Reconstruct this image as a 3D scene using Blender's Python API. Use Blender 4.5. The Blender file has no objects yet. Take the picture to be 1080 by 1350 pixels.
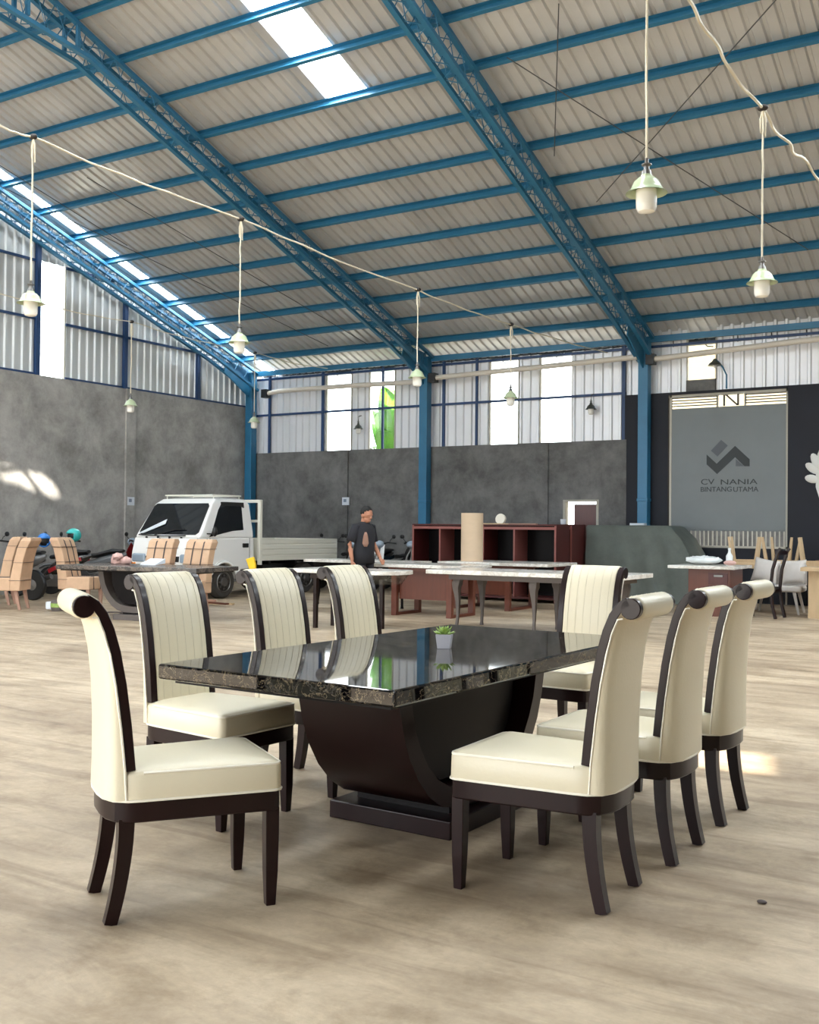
import bpy, bmesh, math, random
from mathutils import Vector, Matrix
PI = math.pi
random.seed(7)
S = bpy.context.scene
COL = S.collection

# ------------------------------------------------------------------ camera, sky, sun, exposure
CAM_Z = 1.33
cam_d = bpy.data.cameras.new('camera')
cam = bpy.data.objects.new('camera', cam_d); COL.objects.link(cam)
YAW, PITCH, ROLL, FPX = 0.552656845, 0.0157500825, 0.00963631899, 1385.0
_r = Vector((math.cos(YAW), math.sin(YAW), 0))
_f = Vector((-math.sin(YAW) * math.cos(PITCH), math.cos(YAW) * math.cos(PITCH), math.sin(PITCH)))
_u = _r.cross(_f)
_r2 = _r * math.cos(ROLL) + _u * math.sin(ROLL)
_u2 = -_r * math.sin(ROLL) + _u * math.cos(ROLL)
cam.matrix_world = Matrix(((_r2.x, _u2.x, -_f.x, 0), (_r2.y, _u2.y, -_f.y, 0), (_r2.z, _u2.z, -_f.z, CAM_Z), (0, 0, 0, 1)))
cam_d.sensor_fit = 'HORIZONTAL'; cam_d.sensor_width = 36.0
cam_d.lens = FPX / 1080.0 * 36.0
cam_d.clip_start = 0.05; cam_d.clip_end = 400
S.camera = cam

SKY = 5.6          # overcast sky radiance
SUN = 24.0
SKY_AND_FILL = 13.0     # glow set on the translucent roof sheets, the added unseen ones too
EXPOSURE = 0.45
world = bpy.data.worlds.new('sky'); S.world = world; world.use_nodes = True
wn = world.node_tree.nodes; wl = world.node_tree.links
bg = wn['Background']; bg.inputs['Color'].default_value = (0.93, 0.97, 1.0, 1); bg.inputs['Strength'].default_value = SKY
SUNDIR = Vector((-0.58, 0.62, -0.62)).normalized()
sd = bpy.data.lights.new('sun', 'SUN'); sd.energy = SUN; sd.angle = math.radians(0.8); sd.color = (1.0, 0.93, 0.80)
so = bpy.data.objects.new('sun', sd); COL.objects.link(so)
so.rotation_euler = SUNDIR.to_track_quat('-Z', 'Y').to_euler(); so.location = (5, -8, 14)
S.view_settings.view_transform = 'Standard'; S.view_settings.look = 'None'
S.view_settings.gamma = 1.0; S.view_settings.exposure = EXPOSURE; S.view_settings.use_curve_mapping = False
S.cycles.max_bounces = 8; S.cycles.diffuse_bounces = 5; S.cycles.glossy_bounces = 4
S.cycles.transmission_bounces = 4; S.cycles.sample_clamp_indirect = 6.0
S.cycles.caustics_reflective = False; S.cycles.caustics_refractive = False

# ------------------------------------------------------------------ materials
def lin(c):
    return tuple(((v / 255) / 12.92 if v / 255 <= 0.04045 else ((v / 255 + 0.055) / 1.055) ** 2.4) for v in c) + (1.0,)

def mat(name, rgb, rough=0.5, metal=0.0, vary=0.0, scale=6.0, bump=0.0, bscale=40.0, coat=0.0, spec=0.5, rgb2=None, stretch=(1, 1, 1), emit=0.0, detail=4.0):
    m = bpy.data.materials.new(name); m.use_nodes = True
    n = m.node_tree.nodes; l = m.node_tree.links; p = n['Principled BSDF']
    c = lin(rgb)
    p.inputs['Base Color'].default_value = c
    p.inputs['Roughness'].default_value = rough; p.inputs['Metallic'].default_value = metal
    p.inputs['Specular IOR Level'].default_value = spec
    p.inputs['Coat Weight'].default_value = coat; p.inputs['Coat Roughness'].default_value = 0.08
    if emit:
        p.inputs['Emission Color'].default_value = c; p.inputs['Emission Strength'].default_value = emit
    if vary or rgb2 or bump:
        tc = n.new('ShaderNodeTexCoord'); mp = n.new('ShaderNodeMapping'); mp.inputs['Scale'].default_value = stretch
        l.new(tc.outputs['Object'], mp.inputs['Vector'])
    if vary or rgb2:
        t = n.new('ShaderNodeTexNoise'); t.inputs['Scale'].default_value = scale; t.inputs['Detail'].default_value = detail
        t.inputs['Roughness'].default_value = 0.65
        l.new(mp.outputs['Vector'], t.inputs['Vector'])
        r = n.new('ShaderNodeValToRGB'); r.color_ramp.elements[0].position = 0.3; r.color_ramp.elements[1].position = 0.72
        if rgb2: a, b = lin(rgb2), c
        else:
            a = tuple(max(0, v * (1 - vary)) for v in c[:3]) + (1,); b = tuple(min(1, v * (1 + vary)) for v in c[:3]) + (1,)
        r.color_ramp.elements[0].color = a; r.color_ramp.elements[1].color = b
        l.new(t.outputs['Fac'], r.inputs['Fac']); l.new(r.outputs['Color'], p.inputs['Base Color'])
    if bump:
        t2 = n.new('ShaderNodeTexNoise'); t2.inputs['Scale'].default_value = bscale; t2.inputs['Detail'].default_value = 3
        l.new(mp.outputs['Vector'], t2.inputs['Vector'])
        bn = n.new('ShaderNodeBump'); bn.inputs['Strength'].default_value = bump; bn.inputs['Distance'].default_value = 0.02
        l.new(t2.outputs['Fac'], bn.inputs['Height']); l.new(bn.outputs['Normal'], p.inputs['Normal'])
    return m

def marble(name, base, vein, vein2, rough, scale=2.2, thr=0.06):
    m = bpy.data.materials.new(name); m.use_nodes = True
    n = m.node_tree.nodes; l = m.node_tree.links; p = n['Principled BSDF']
    p.inputs['Roughness'].default_value = rough; p.inputs['Specular IOR Level'].default_value = 0.4
    tc = n.new('ShaderNodeTexCoord'); mp = n.new('ShaderNodeMapping'); mp.inputs['Scale'].default_value = (1, 0.55, 1)
    mp.inputs['Rotation'].default_value = (0.2, 0.3, 0.7)
    l.new(tc.outputs['Object'], mp.inputs['Vector'])
    warp = n.new('ShaderNodeTexNoise'); warp.inputs['Scale'].default_value = scale * 1.6; warp.inputs['Detail'].default_value = 6
    l.new(mp.outputs['Vector'], warp.inputs['Vector'])
    add = n.new('ShaderNodeVectorMath'); add.operation = 'MULTIPLY_ADD'
    l.new(warp.outputs['Color'], add.inputs[0]); add.inputs[1].default_value = (0.9, 0.9, 0.9); l.new(mp.outputs['Vector'], add.inputs[2])
    def veins(sc, t):
        ns = n.new('ShaderNodeTexNoise'); ns.inputs['Scale'].default_value = sc; ns.inputs['Detail'].default_value = 7; ns.inputs['Roughness'].default_value = 0.6
        l.new(add.outputs[0], ns.inputs['Vector'])
        s = n.new('ShaderNodeMath'); s.operation = 'SUBTRACT'; s.inputs[1].default_value = 0.5; l.new(ns.outputs['Fac'], s.inputs[0])
        a = n.new('ShaderNodeMath'); a.operation = 'ABSOLUTE'; l.new(s.outputs[0], a.inputs[0])
        r = n.new('ShaderNodeMapRange'); r.inputs['From Min'].default_value = 0.0; r.inputs['From Max'].default_value = t
        r.inputs['To Min'].default_value = 1.0; r.inputs['To Max'].default_value = 0.0; l.new(a.outputs[0], r.inputs['Value'])
        pw = n.new('ShaderNodeMath'); pw.operation = 'POWER'; pw.inputs[1].default_value = 1.8; l.new(r.outputs[0], pw.inputs[0])
        return pw
    v1, v2 = veins(scale * 1.3, thr), veins(scale * 3.1, thr * 0.6)
    cl = n.new('ShaderNodeTexNoise'); cl.inputs['Scale'].default_value = scale * 2; l.new(add.outputs[0], cl.inputs['Vector'])
    mul = n.new('ShaderNodeMath'); mul.operation = 'MULTIPLY'; l.new(v2.outputs[0], mul.inputs[0]); l.new(cl.outputs['Fac'], mul.inputs[1])
    m1 = n.new('ShaderNodeMix'); m1.data_type = 'RGBA'; m1.inputs['A'].default_value = lin(base); m1.inputs['B'].default_value = lin(vein)
    l.new(v1.outputs[0], m1.inputs['Factor'])
    m2 = n.new('ShaderNodeMix'); m2.data_type = 'RGBA'; m2.inputs['B'].default_value = lin(vein2)
    l.new(mul.outputs[0], m2.inputs['Factor']); l.new(m1.outputs['Result'], m2.inputs['A'])
    l.new(m2.outputs['Result'], p.inputs['Base Color'])
    return m

def sheet(name, rgb, rough, axis='X', pitch=0.8, vary=0.12):
    """profiled steel sheet: each sheet of the given width has its own slight tone, with weathering streaks"""
    m = bpy.data.materials.new(name); m.use_nodes = True
    n = m.node_tree.nodes; l = m.node_tree.links; p = n['Principled BSDF']
    p.inputs['Roughness'].default_value = rough; p.inputs['Metallic'].default_value = 0.25
    tc = n.new('ShaderNodeTexCoord'); sp = n.new('ShaderNodeSeparateXYZ'); l.new(tc.outputs['Object'], sp.inputs[0])
    dv = n.new('ShaderNodeMath'); dv.operation = 'DIVIDE'; dv.inputs[1].default_value = pitch; l.new(sp.outputs[axis], dv.inputs[0])
    fl = n.new('ShaderNodeMath'); fl.operation = 'FLOOR'; l.new(dv.outputs[0], fl.inputs[0])
    wn_ = n.new('ShaderNodeTexWhiteNoise'); wn_.noise_dimensions = '1D'; l.new(fl.outputs[0], wn_.inputs['W'])
    ns = n.new('ShaderNodeTexNoise'); ns.inputs['Scale'].default_value = 3.0; ns.inputs['Detail'].default_value = 4
    l.new(tc.outputs['Object'], ns.inputs['Vector'])
    ad = n.new('ShaderNodeMath'); ad.operation = 'ADD'; l.new(wn_.outputs['Value'], ad.inputs[0]); l.new(ns.outputs['Fac'], ad.inputs[1])
    mr = n.new('ShaderNodeMapRange'); mr.inputs['From Max'].default_value = 2.0
    mr.inputs['To Min'].default_value = 1 - vary; mr.inputs['To Max'].default_value = 1 + vary; l.new(ad.outputs[0], mr.inputs['Value'])
    mx = n.new('ShaderNodeVectorMath'); mx.operation = 'SCALE'; mx.inputs[0].default_value = lin(rgb)[:3]
    l.new(mr.outputs[0], mx.inputs['Scale']); l.new(mx.outputs[0], p.inputs['Base Color'])
    return m

def floor_mat():
    m = bpy.data.materials.new('floor_cement'); m.use_nodes = True
    n = m.node_tree.nodes; l = m.node_tree.links; p = n['Principled BSDF']
    tc = n.new('ShaderNodeTexCoord')
    def noise(sc, stretch, rot=0.0, det=5, rg=0.6):
        mp = n.new('ShaderNodeMapping'); mp.inputs['Scale'].default_value = stretch; mp.inputs['Rotation'].default_value = (0, 0, rot)
        l.new(tc.outputs['Object'], mp.inputs['Vector'])
        t = n.new('ShaderNodeTexNoise'); t.inputs['Scale'].default_value = sc; t.inputs['Detail'].default_value = det; t.inputs['Roughness'].default_value = rg
        t.inputs['Distortion'].default_value = 0.4
        l.new(mp.outputs['Vector'], t.inputs['Vector']); return t
    def ramp(src, a, b, p0=0.3, p1=0.7):
        r = n.new('ShaderNodeValToRGB'); r.color_ramp.elements[0].position = p0; r.color_ramp.elements[1].position = p1
        r.color_ramp.elements[0].color = a; r.color_ramp.elements[1].color = b; l.new(src.outputs['Fac'], r.inputs['Fac']); return r
    a = ramp(noise(0.9, (0.6, 1.3, 1), 0.1, 6, 0.65), lin((158, 139, 116)), lin((212, 195, 168)))
    b = ramp(noise(3.2, (0.55, 1.35, 1), 0.2, 7, 0.72), (0.66, 0.62, 0.58, 1), (1.06, 1.06, 1.06, 1))
    c = ramp(noise(26.0, (1, 1, 1), 0, 4, 0.7), (0.88, 0.88, 0.88, 1), (1.04, 1.04, 1.04, 1))
    d = ramp(noise(5.5, (0.10, 1.0, 1), 0.04, 5, 0.6), (0.74, 0.71, 0.68, 1), (1.0, 1.0, 1.0, 1), 0.36, 0.47)
    e_ = ramp(noise(2.4, (1, 1, 1), 0.0, 8, 0.75), (0.80, 0.77, 0.73, 1), (1.0, 1.0, 1.0, 1), 0.36, 0.5)
    m0 = n.new('ShaderNodeMix'); m0.data_type = 'RGBA'; m0.blend_type = 'MULTIPLY'; m0.inputs['Factor'].default_value = 1
    l.new(a.outputs['Color'], m0.inputs['A']); l.new(d.outputs['Color'], m0.inputs['B'])
    m00 = n.new('ShaderNodeMix'); m00.data_type = 'RGBA'; m00.blend_type = 'MULTIPLY'; m00.inputs['Factor'].default_value = 1
    l.new(m0.outputs['Result'], m00.inputs['A']); l.new(e_.outputs['Color'], m00.inputs['B'])
    m1 = n.new('ShaderNodeMix'); m1.data_type = 'RGBA'; m1.blend_type = 'MULTIPLY'; m1.inputs['Factor'].default_value = 1
    l.new(m00.outputs['Result'], m1.inputs['A']); l.new(b.outputs['Color'], m1.inputs['B'])
    m2 = n.new('ShaderNodeMix'); m2.data_type = 'RGBA'; m2.blend_type = 'MULTIPLY'; m2.inputs['Factor'].default_value = 1
    l.new(m1.outputs['Result'], m2.inputs['A']); l.new(c.outputs['Color'], m2.inputs['B'])
    l.new(m2.outputs['Result'], p.inputs['Base Color'])
    rr = n.new('ShaderNodeMapRange'); rr.inputs['To Min'].default_value = 0.38; rr.inputs['To Max'].default_value = 0.62
    l.new(noise(2.0, (0.5, 1.4, 1), 0.2).outputs['Fac'], rr.inputs['Value']); l.new(rr.outputs[0], p.inputs['Roughness'])
    bn = n.new('ShaderNodeBump'); bn.inputs['Strength'].default_value = 0.35; bn.inputs['Distance'].default_value = 0.015
    l.new(noise(3.0, (0.6, 1.4, 1), 0.2, 5, 0.6).outputs['Fac'], bn.inputs['Height']); l.new(bn.outputs['Normal'], p.inputs['Normal'])
    return m

def wall_mat(name, lo, hi):
    m = bpy.data.materials.new(name); m.use_nodes = True
    n = m.node_tree.nodes; l = m.node_tree.links; p = n['Principled BSDF']; p.inputs['Roughness'].default_value = 0.85
    tc = n.new('ShaderNodeTexCoord')
    t = n.new('ShaderNodeTexNoise'); t.inputs['Scale'].default_value = 1.3; t.inputs['Detail'].default_value = 8; t.inputs['Roughness'].default_value = 0.72; t.inputs['Distortion'].default_value = 0.15
    l.new(tc.outputs['Object'], t.inputs['Vector'])
    r = n.new('ShaderNodeValToRGB'); r.color_ramp.elements[0].position = 0.34; r.color_ramp.elements[1].position = 0.66
    r.color_ramp.elements[0].color = lin(lo); r.color_ramp.elements[1].color = lin(hi)
    l.new(t.outputs['Fac'], r.inputs['Fac']); l.new(r.outputs['Color'], p.inputs['Base Color'])
    bn = n.new('ShaderNodeBump'); bn.inputs['Strength'].default_value = 0.3; l.new(t.outputs['Fac'], bn.inputs['Height']); l.new(bn.outputs['Normal'], p.inputs['Normal'])
    return m

M = {}
M['floor'] = floor_mat()
M['plaster_left'] = wall_mat('lit_cement_plaster', (128, 126, 123), (180, 177, 173))  # lighter copy of the cement plaster; the left wall's stronger light is coloured in
M['plaster'] = wall_mat('dark_cement_plaster', (80, 80, 79), (126, 125, 123))
M['navy'] = mat('navy_wall_paint', (15, 19, 31), 0.7, vary=0.15, scale=2)
M['roof'] = sheet('galvalume_roof', (206, 206, 206), 0.36, 'X', 0.8, 0.16)
M['clad_back'] = sheet('galvalume_back', (232, 234, 238), 0.4, 'X', 0.75, 0.06)
M['clad_left'] = sheet('galvalume_left', (216, 220, 222), 0.4, 'Y', 0.75, 0.06)
M['blue'] = mat('blue_steel_paint', (42, 110, 146), 0.42, vary=0.10, scale=3)
M['blue_dark'] = mat('navy_steel_paint', (32, 62, 104), 0.5)
M['yard'] = mat('yard_concrete', (176, 170, 158), 0.9, vary=0.15, scale=0.6)
M['cream'] = mat('cream_leather', (218, 209, 184), 0.38, bump=0.05, bscale=90)
M['piping'] = mat('white_piping', (240, 235, 220), 0.4)
M['seam'] = mat('seam_thread', (206, 198, 175), 0.6)
M['espresso'] = mat('espresso_lacquer', (28, 11, 12), 0.3, coat=0.06, spec=0.25, vary=0.18, scale=8, stretch=(1, 1, 0.2))
M['espresso_black'] = mat('black_lacquer', (12, 7, 8), 0.4, spec=0.15)
M['marble_black'] = marble('black_gold_marble', (8, 8, 11), (62, 58, 55), (196, 178, 146), 0.035, 3.2, 0.028)
M['marble_dull'] = marble('grey_brown_stone', (66, 63, 62), (110, 100, 92), (140, 130, 120), 0.25)
M['marble_white'] = marble('white_marble', (232, 230, 224), (196, 190, 180), (176, 168, 158), 0.15, 1.4, 0.10)
M['grey_wood'] = mat('grey_primed_wood', (92, 84, 80), 0.6, vary=0.1)
M['brown'] = mat('brown_veneer', (100, 52, 36), 0.4, vary=0.12, scale=5, stretch=(4, 4, 0.4))
M['mahogany'] = mat('mahogany_veneer', (80, 30, 28), 0.38, vary=0.15, scale=5, stretch=(4, 4, 0.4))
M['mahogany_light'] = mat('mahogany_edge', (142, 84, 78), 0.4)
M['tarp'] = mat('dark_tarpaulin', (88, 94, 88), 0.7, vary=0.16, scale=3, bump=0.3, bscale=8)
M['kraft'] = mat('kraft_cardboard', (202, 168, 138), 0.8, vary=0.10, scale=4)
M['strap'] = mat('dark_strap', (70, 60, 58), 0.5)
M['raw_wood'] = mat('raw_light_wood', (196, 170, 134), 0.6, vary=0.1, scale=6, stretch=(1, 1, 0.3))
M['raw_leg'] = mat('pinkish_raw_wood', (168, 132, 114), 0.7, vary=0.1)
M['pale_fabric'] = mat('pale_grey_fabric', (196, 190, 184), 0.9, vary=0.06, bump=0.1, bscale=200)
M['white_paint'] = mat('white_car_paint', (245, 245, 243), 0.25, coat=0.4)
M['bed_paint'] = mat('offwhite_bed_paint', (226, 224, 212), 0.4)
M['glass_dark'] = mat('dark_window_glass', (16, 22, 28), 0.05, spec=0.8)
M['black'] = mat('black_plastic', (18, 18, 20), 0.45)
M['rubber'] = mat('tyre_rubber', (58, 54, 50), 0.85, vary=0.15)
M['steel'] = mat('grey_steel', (120, 118, 116), 0.35, metal=0.8)
M['chrome'] = mat('chrome', (220, 220, 220), 0.1, metal=1.0)
M['headlamp'] = mat('headlamp_glass', (150, 165, 180), 0.1)
M['amber'] = mat('amber_lens', (214, 120, 30), 0.2)
M['cable'] = mat('cream_cable', (220, 212, 192), 0.6)
M['cable_dark'] = mat('dark_cable', (40, 34, 32), 0.6)
M['rod'] = mat('dark_rod', (74, 76, 80), 0.5)
M['shade'] = mat('pale_green_enamel', (186, 200, 164), 0.3, coat=0.3)
M['shade_dark'] = mat('dark_enamel', (62, 66, 60), 0.4)
M['jar'] = mat('ribbed_milk_glass', (238, 236, 230), 0.25)
M['pvc'] = mat('cream_pvc_pipe', (218, 210, 198), 0.4)
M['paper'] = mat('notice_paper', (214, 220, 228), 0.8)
M['ink'] = mat('grey_print', (128, 140, 158), 0.8)
M['gate_grey'] = mat('grey_gate_paint', (108, 115, 117), 0.45, vary=0.06, scale=1.2)
M['sign_dark'] = mat('charcoal_sign_paint', (44, 50, 52), 0.6)
M['sign_mid'] = mat('slate_sign_paint', (82, 88, 94), 0.6)
M['gate_frame'] = mat('pale_gate_frame', (176, 172, 160), 0.5)
M['skin'] = mat('skin', (176, 122, 96), 0.55)
M['shirt'] = mat('black_tshirt', (34, 34, 40), 0.9)
M['trousers'] = mat('dark_trousers', (30, 32, 40), 0.9)
M['hair'] = mat('black_hair', (16, 14, 14), 0.7)
M['print'] = mat('shirt_print', (150, 116, 100), 0.9)
M['cardboard'] = mat('tan_cardboard', (206, 182, 154), 0.8, vary=0.04)
M['pot'] = mat('grey_white_ceramic', (176, 176, 184), 0.4)
M['leaf'] = mat('succulent_green', (110, 150, 66), 0.5, rgb2=(158, 180, 96), scale=30)
M['soil'] = mat('soil', (60, 44, 32), 0.9)
M['yellow'] = mat('yellow_fabric', (246, 200, 40), 0.6)
M['banana'] = mat('banana_leaf', (120, 190, 50), 0.45, rgb2=(86, 150, 36), scale=4)
M['house'] = mat('cream_house_paint', (128, 118, 96), 0.85, vary=0.06, scale=1)
M['bush'] = mat('bush_green', (110, 140, 80), 0.7)
M['teal_helmet'] = mat('teal_helmet', (60, 190, 186), 0.25, coat=0.5)
M['blue_helmet'] = mat('blue_helmet', (54, 128, 212), 0.25, coat=0.5)
M['red'] = mat('red_panel', (150, 30, 36), 0.3, coat=0.4)
M['scoot_grey'] = mat('grey_fairing', (96, 98, 100), 0.35, coat=0.3)
M['scoot_black'] = mat('black_fairing', (22, 22, 24), 0.25, coat=0.4)
M['white_panel'] = mat('white_fairing', (230, 230, 232), 0.25, coat=0.4)
M['plastic'] = mat('clear_plastic_wrap', (226, 230, 230), 0.15)
M['white_petal'] = mat('white_wall_paint', (222, 222, 218), 0.8)
M['pink_cloth'] = mat('pinkish_cloth', (206, 168, 160), 0.9)
M['box_brown'] = mat('brown_carton', (150, 112, 92), 0.85, vary=0.08)

def sky_and_fill_mat():
    m = bpy.data.materials.new('translucent_roof_sheet'); m.use_nodes = True
    p = m.node_tree.nodes['Principled BSDF']
    p.inputs['Base Color'].default_value = (0.9, 0.95, 1, 1)
    p.inputs['Emission Color'].default_value = (0.93, 0.98, 1.0, 1); p.inputs['Emission Strength'].default_value = SKY_AND_FILL
    return m
M['sky_and_fill_panel'] = sky_and_fill_mat()

def pane_mat():
    m = bpy.data.materials.new('clear_pane'); m.use_nodes = True
    n = m.node_tree.nodes; l = m.node_tree.links
    t = n.new('ShaderNodeBsdfTransparent'); t.inputs['Color'].default_value = (0.93, 0.95, 0.95, 1)
    g = n.new('ShaderNodeBsdfGlossy'); g.inputs['Roughness'].default_value = 0.1
    mx = n.new('ShaderNodeMixShader'); mx.inputs['Fac'].default_value = 0.06
    l.new(t.outputs[0], mx.inputs[1]); l.new(g.outputs[0], mx.inputs[2]); l.new(mx.outputs[0], n['Material Output'].inputs['Surface'])
    return m
M['pane'] = pane_mat()

# ------------------------------------------------------------------ geometry helpers
def nb(): return bmesh.new()

def box(bm, x0, x1, y0, y1, z0, z1, T=None):
    vs = [bm.verts.new((x, y, z)) for z in (z0, z1) for y in (y0, y1) for x in (x0, x1)]
    for f in ((0, 2, 3, 1), (4, 5, 7, 6), (0, 1, 5, 4), (2, 6, 7, 3), (0, 4, 6, 2), (1, 3, 7, 5)):
        bm.faces.new([vs[i] for i in f])
    if T is not None:
        for v in vs: v.co = T @ v.co
    return vs

def rings(bm, R, cap=True, closed=True):
    rs = [[bm.verts.new(p) for p in r] for r in R]
    n = len(rs[0])
    for a, b in zip(rs, rs[1:]):
        for i in range(n if closed else n - 1):
            j = (i + 1) % n
            bm.faces.new((a[i], a[j], b[j], b[i]))
    if cap and closed:
        bm.faces.new(list(reversed(rs[0]))); bm.faces.new(rs[-1])
    return rs

def frames(pts, up=Vector((0, 0, 1))):
    pts = [Vector(p) for p in pts]; out = []
    for i, p in enumerate(pts):
        a = pts[max(i - 1, 0)]; b = pts[min(i + 1, len(pts) - 1)]
        t = (b - a).normalized()
        u = up if abs(t.dot(up)) < 0.97 else Vector((0, 1, 0)) if abs(t.y) < 0.9 else Vector((1, 0, 0))
        s = t.cross(u).normalized(); w = s.cross(t).normalized()
        out.append((p, s, w))
    return out

def tube(bm, pts, r, n=8, cap=True, flat=1.0, up=Vector((0, 0, 1))):
    R = []
    for i, (p, s, w) in enumerate(frames(pts, up)):
        q = r[i] if isinstance(r, (list, tuple)) else r
        R.append([p + s * (q * math.cos(2 * PI * k / n)) + w * (q * flat * math.sin(2 * PI * k / n)) for k in range(n)])
    return rings(bm, R, cap)

def bar(bm, pts, w, h, up=Vector((0, 0, 1))):
    R = []
    for i, (p, s, u) in enumerate(frames(pts, up)):
        ww = w[i] if isinstance(w, (list, tuple)) else w; hh = h[i] if isinstance(h, (list, tuple)) else h
        R.append([p + s * (a * ww / 2) + u * (b * hh / 2) for a, b in ((-1, -1), (1, -1), (1, 1), (-1, 1))])
    return rings(bm, R)

def lathe(bm, prof, n=24, T=None, cap=True):
    R = [[Vector((r * math.cos(2 * PI * k / n), r * math.sin(2 * PI * k / n), z)) for k in range(n)] for r, z in prof]
    if T is not None: R = [[T @ v for v in r] for r in R]
    return rings(bm, R, cap)

def prism(bm, poly, h0, h1, T=None):
    """poly in (a,b), extruded along third axis from h0 to h1; T maps (a,b,h) to space"""
    lo = [Vector((a, b, h0)) for a, b in poly]; hi = [Vector((a, b, h1)) for a, b in poly]
    if T is not None: lo = [T @ v for v in lo]; hi = [T @ v for v in hi]
    return rings(bm, [lo, hi])

def ell(bm, c, r, n=14, m=9, T=None):
    c = Vector(c); R = []
    for i in range(m + 1):
        a = -PI / 2 + PI * i / m; a = max(-PI / 2 + 0.06, min(PI / 2 - 0.06, a))
        ring = [c + Vector((r[0] * math.cos(a) * math.cos(2 * PI * k / n), r[1] * math.cos(a) * math.sin(2 * PI * k / n), r[2] * math.sin(a))) for k in range(n)]
        R.append([T @ v for v in ring] if T is not None else ring)
    return rings(bm, R)

def fin(name, bm, m, parent=None, smooth=None, bevel=0.0, seg=2):
    bmesh.ops.recalc_face_normals(bm, faces=bm.faces[:])
    me = bpy.data.meshes.new(name); bm.to_mesh(me); bm.free()
    me.materials.append(m)
    if smooth is not None:
        for p in me.polygons: p.use_smooth = True
        me.set_sharp_from_angle(angle=math.radians(smooth))
    o = bpy.data.objects.new(name, me); COL.objects.link(o)
    if parent is not None: o.parent = parent
    if bevel:
        b = o.modifiers.new('edge', 'BEVEL'); b.width = bevel; b.segments = seg; b.limit_method = 'ANGLE'; b.angle_limit = math.radians(35)
        b.harden_normals = False
    return o

def thing(name, label, cat, loc=(0, 0, 0), rz=0.0, group=None, rot=None):
    o = bpy.data.objects.new(name, None); COL.objects.link(o); o.empty_display_size = 0.2
    o.location = loc; o.rotation_euler = rot if rot else (0, 0, rz)
    o['label'] = label; o['category'] = cat
    if group: o['group'] = group
    return o

def tag(o, label, cat, group=None):
    o['label'] = label; o['category'] = cat
    if group: o['group'] = group
    return o

def struct(o):
    o['kind'] = 'structure'; return o

def dup(root, label, loc, rz=0.0, rot=None, group=None):
    def cp(o, par):
        c = o.copy(); COL.objects.link(c)
        if par is not None: c.parent = par
        for ch in o.children: cp(ch, c)
        return c
    r = cp(root, None); r.location = loc; r.rotation_euler = rot if rot else (0, 0, rz)
    r['label'] = label
    if group: r['group'] = group
    return r

# ------------------------------------------------------------------ the hall
XL, YB, XR, YF, RIDGE = -17.0, 20.0, 8.4, -2.8, 8.6
SL = 0.33
def roof_z(y): return 5.27 + SL * (YB - y) if y >= RIDGE else 5.27 + SL * (YB - RIDGE) - SL * (RIDGE - y)

bm = nb(); box(bm, XL - 0.2, XR + 0.2, YF - 0.3, YB + 0.2, -0.15, 0); struct(fin('floor', bm, M['floor']))
bm = nb()
box(bm, -60, 60, YF - 40, YF - 0.3, -0.2, -0.02); box(bm, -60, 60, YB + 0.2, 60, -0.2, -0.02); box(bm, -60, XL - 0.2, YF - 0.3, YB + 0.2, -0.2, -0.02)
struct(fin('ground', bm, M['yard']))

RIB = [(0.0, 0), (0.112, 0), (0.132, 0.036), (0.172, 0.036), (0.192, 0), (0.20, 0)]
def ribline(a0, a1, depth=1.0, pitch=0.2):
    """offsets along the sheet: list of (a, d)"""
    out = []; k = math.floor(a0 / pitch)
    while k * pitch < a1:
        for a, d in RIB[:-1]:
            q = k * pitch + a * pitch / 0.2
            if a0 <= q <= a1: out.append((q, d * depth))
        k += 1
    if not out or out[0][0] > a0 + 1e-4: out.insert(0, (a0, 0))
    if out[-1][0] < a1 - 1e-4: out.append((a1, 0))
    return out

# roof sheets, both slopes, with the skylight gaps and unseen holes added to cast the sun patches
roof_bm = nb()
def roof_piece(x0, x1, ya, yb):
    ln = ribline(x0, x1)
    A = [roof_bm.verts.new((x, ya, roof_z(ya) + d)) for x, d in ln]; B = [roof_bm.verts.new((x, yb, roof_z(yb) + d)) for x, d in ln]
    for i in range(len(ln) - 1): roof_bm.faces.new((A[i], A[i + 1], B[i + 1], B[i]))
SX0, SX1, SY = -9.22, -8.55, 12.62
XS = -16.42
roof_piece(-17.25, -16.66, RIDGE, YB + 0.55); roof_piece(-17.25, -16.66, YF - 0.5, RIDGE)
back_sky_and_fill = [(SX0, SX1, SY), (-4.4, -3.2, 11.0), (-0.4, 0.8, 18.6), (4.2, 5.4, 18.6)]  # first one is in view; the rest added unseen to brighten the hall
xx = XS
for a, b, y1 in back_sky_and_fill:
    roof_piece(xx, a, RIDGE, YB + 0.55); roof_piece(a, b, y1, YB + 0.55); xx = b
roof_piece(xx, XR, RIDGE, YB + 0.55)
def sunhole(p):
    """where the sun ray that reaches p passes the front roof slope"""
    p = Vector(p); d = -SUNDIR
    k = roof_z(RIDGE) - SL * RIDGE
    t = (k + SL * p.y - p.z) / (d.z - SL * d.y)
    return p + d * t
h2a, h2b = sunhole((-1.95, 6.45, 0)), sunhole((-1.35, 5.95, 0))
front_fill = [(-15.2, -14.1), (-9.2, -8.1), (-4.0, -3.3)]  # unseen glowing panels added as top light
cuts = sorted([(a, b, 2.0, RIDGE - 0.4) for a, b in front_fill] + [(-12.7 + 0.09 * k, -12.7 + 0.09 * (k + 1), 7.36 + 1.37 * (-12.655 + 0.09 * k + 10.895) - 0.26, min(7.36 + 1.37 * (-12.655 + 0.09 * k + 10.895) + 0.26, 7.5)) for k in range(22)] + [(min(h2a.x, h2b.x), max(h2a.x, h2b.x), h2b.y, h2a.y)])
xx = XS
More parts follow.
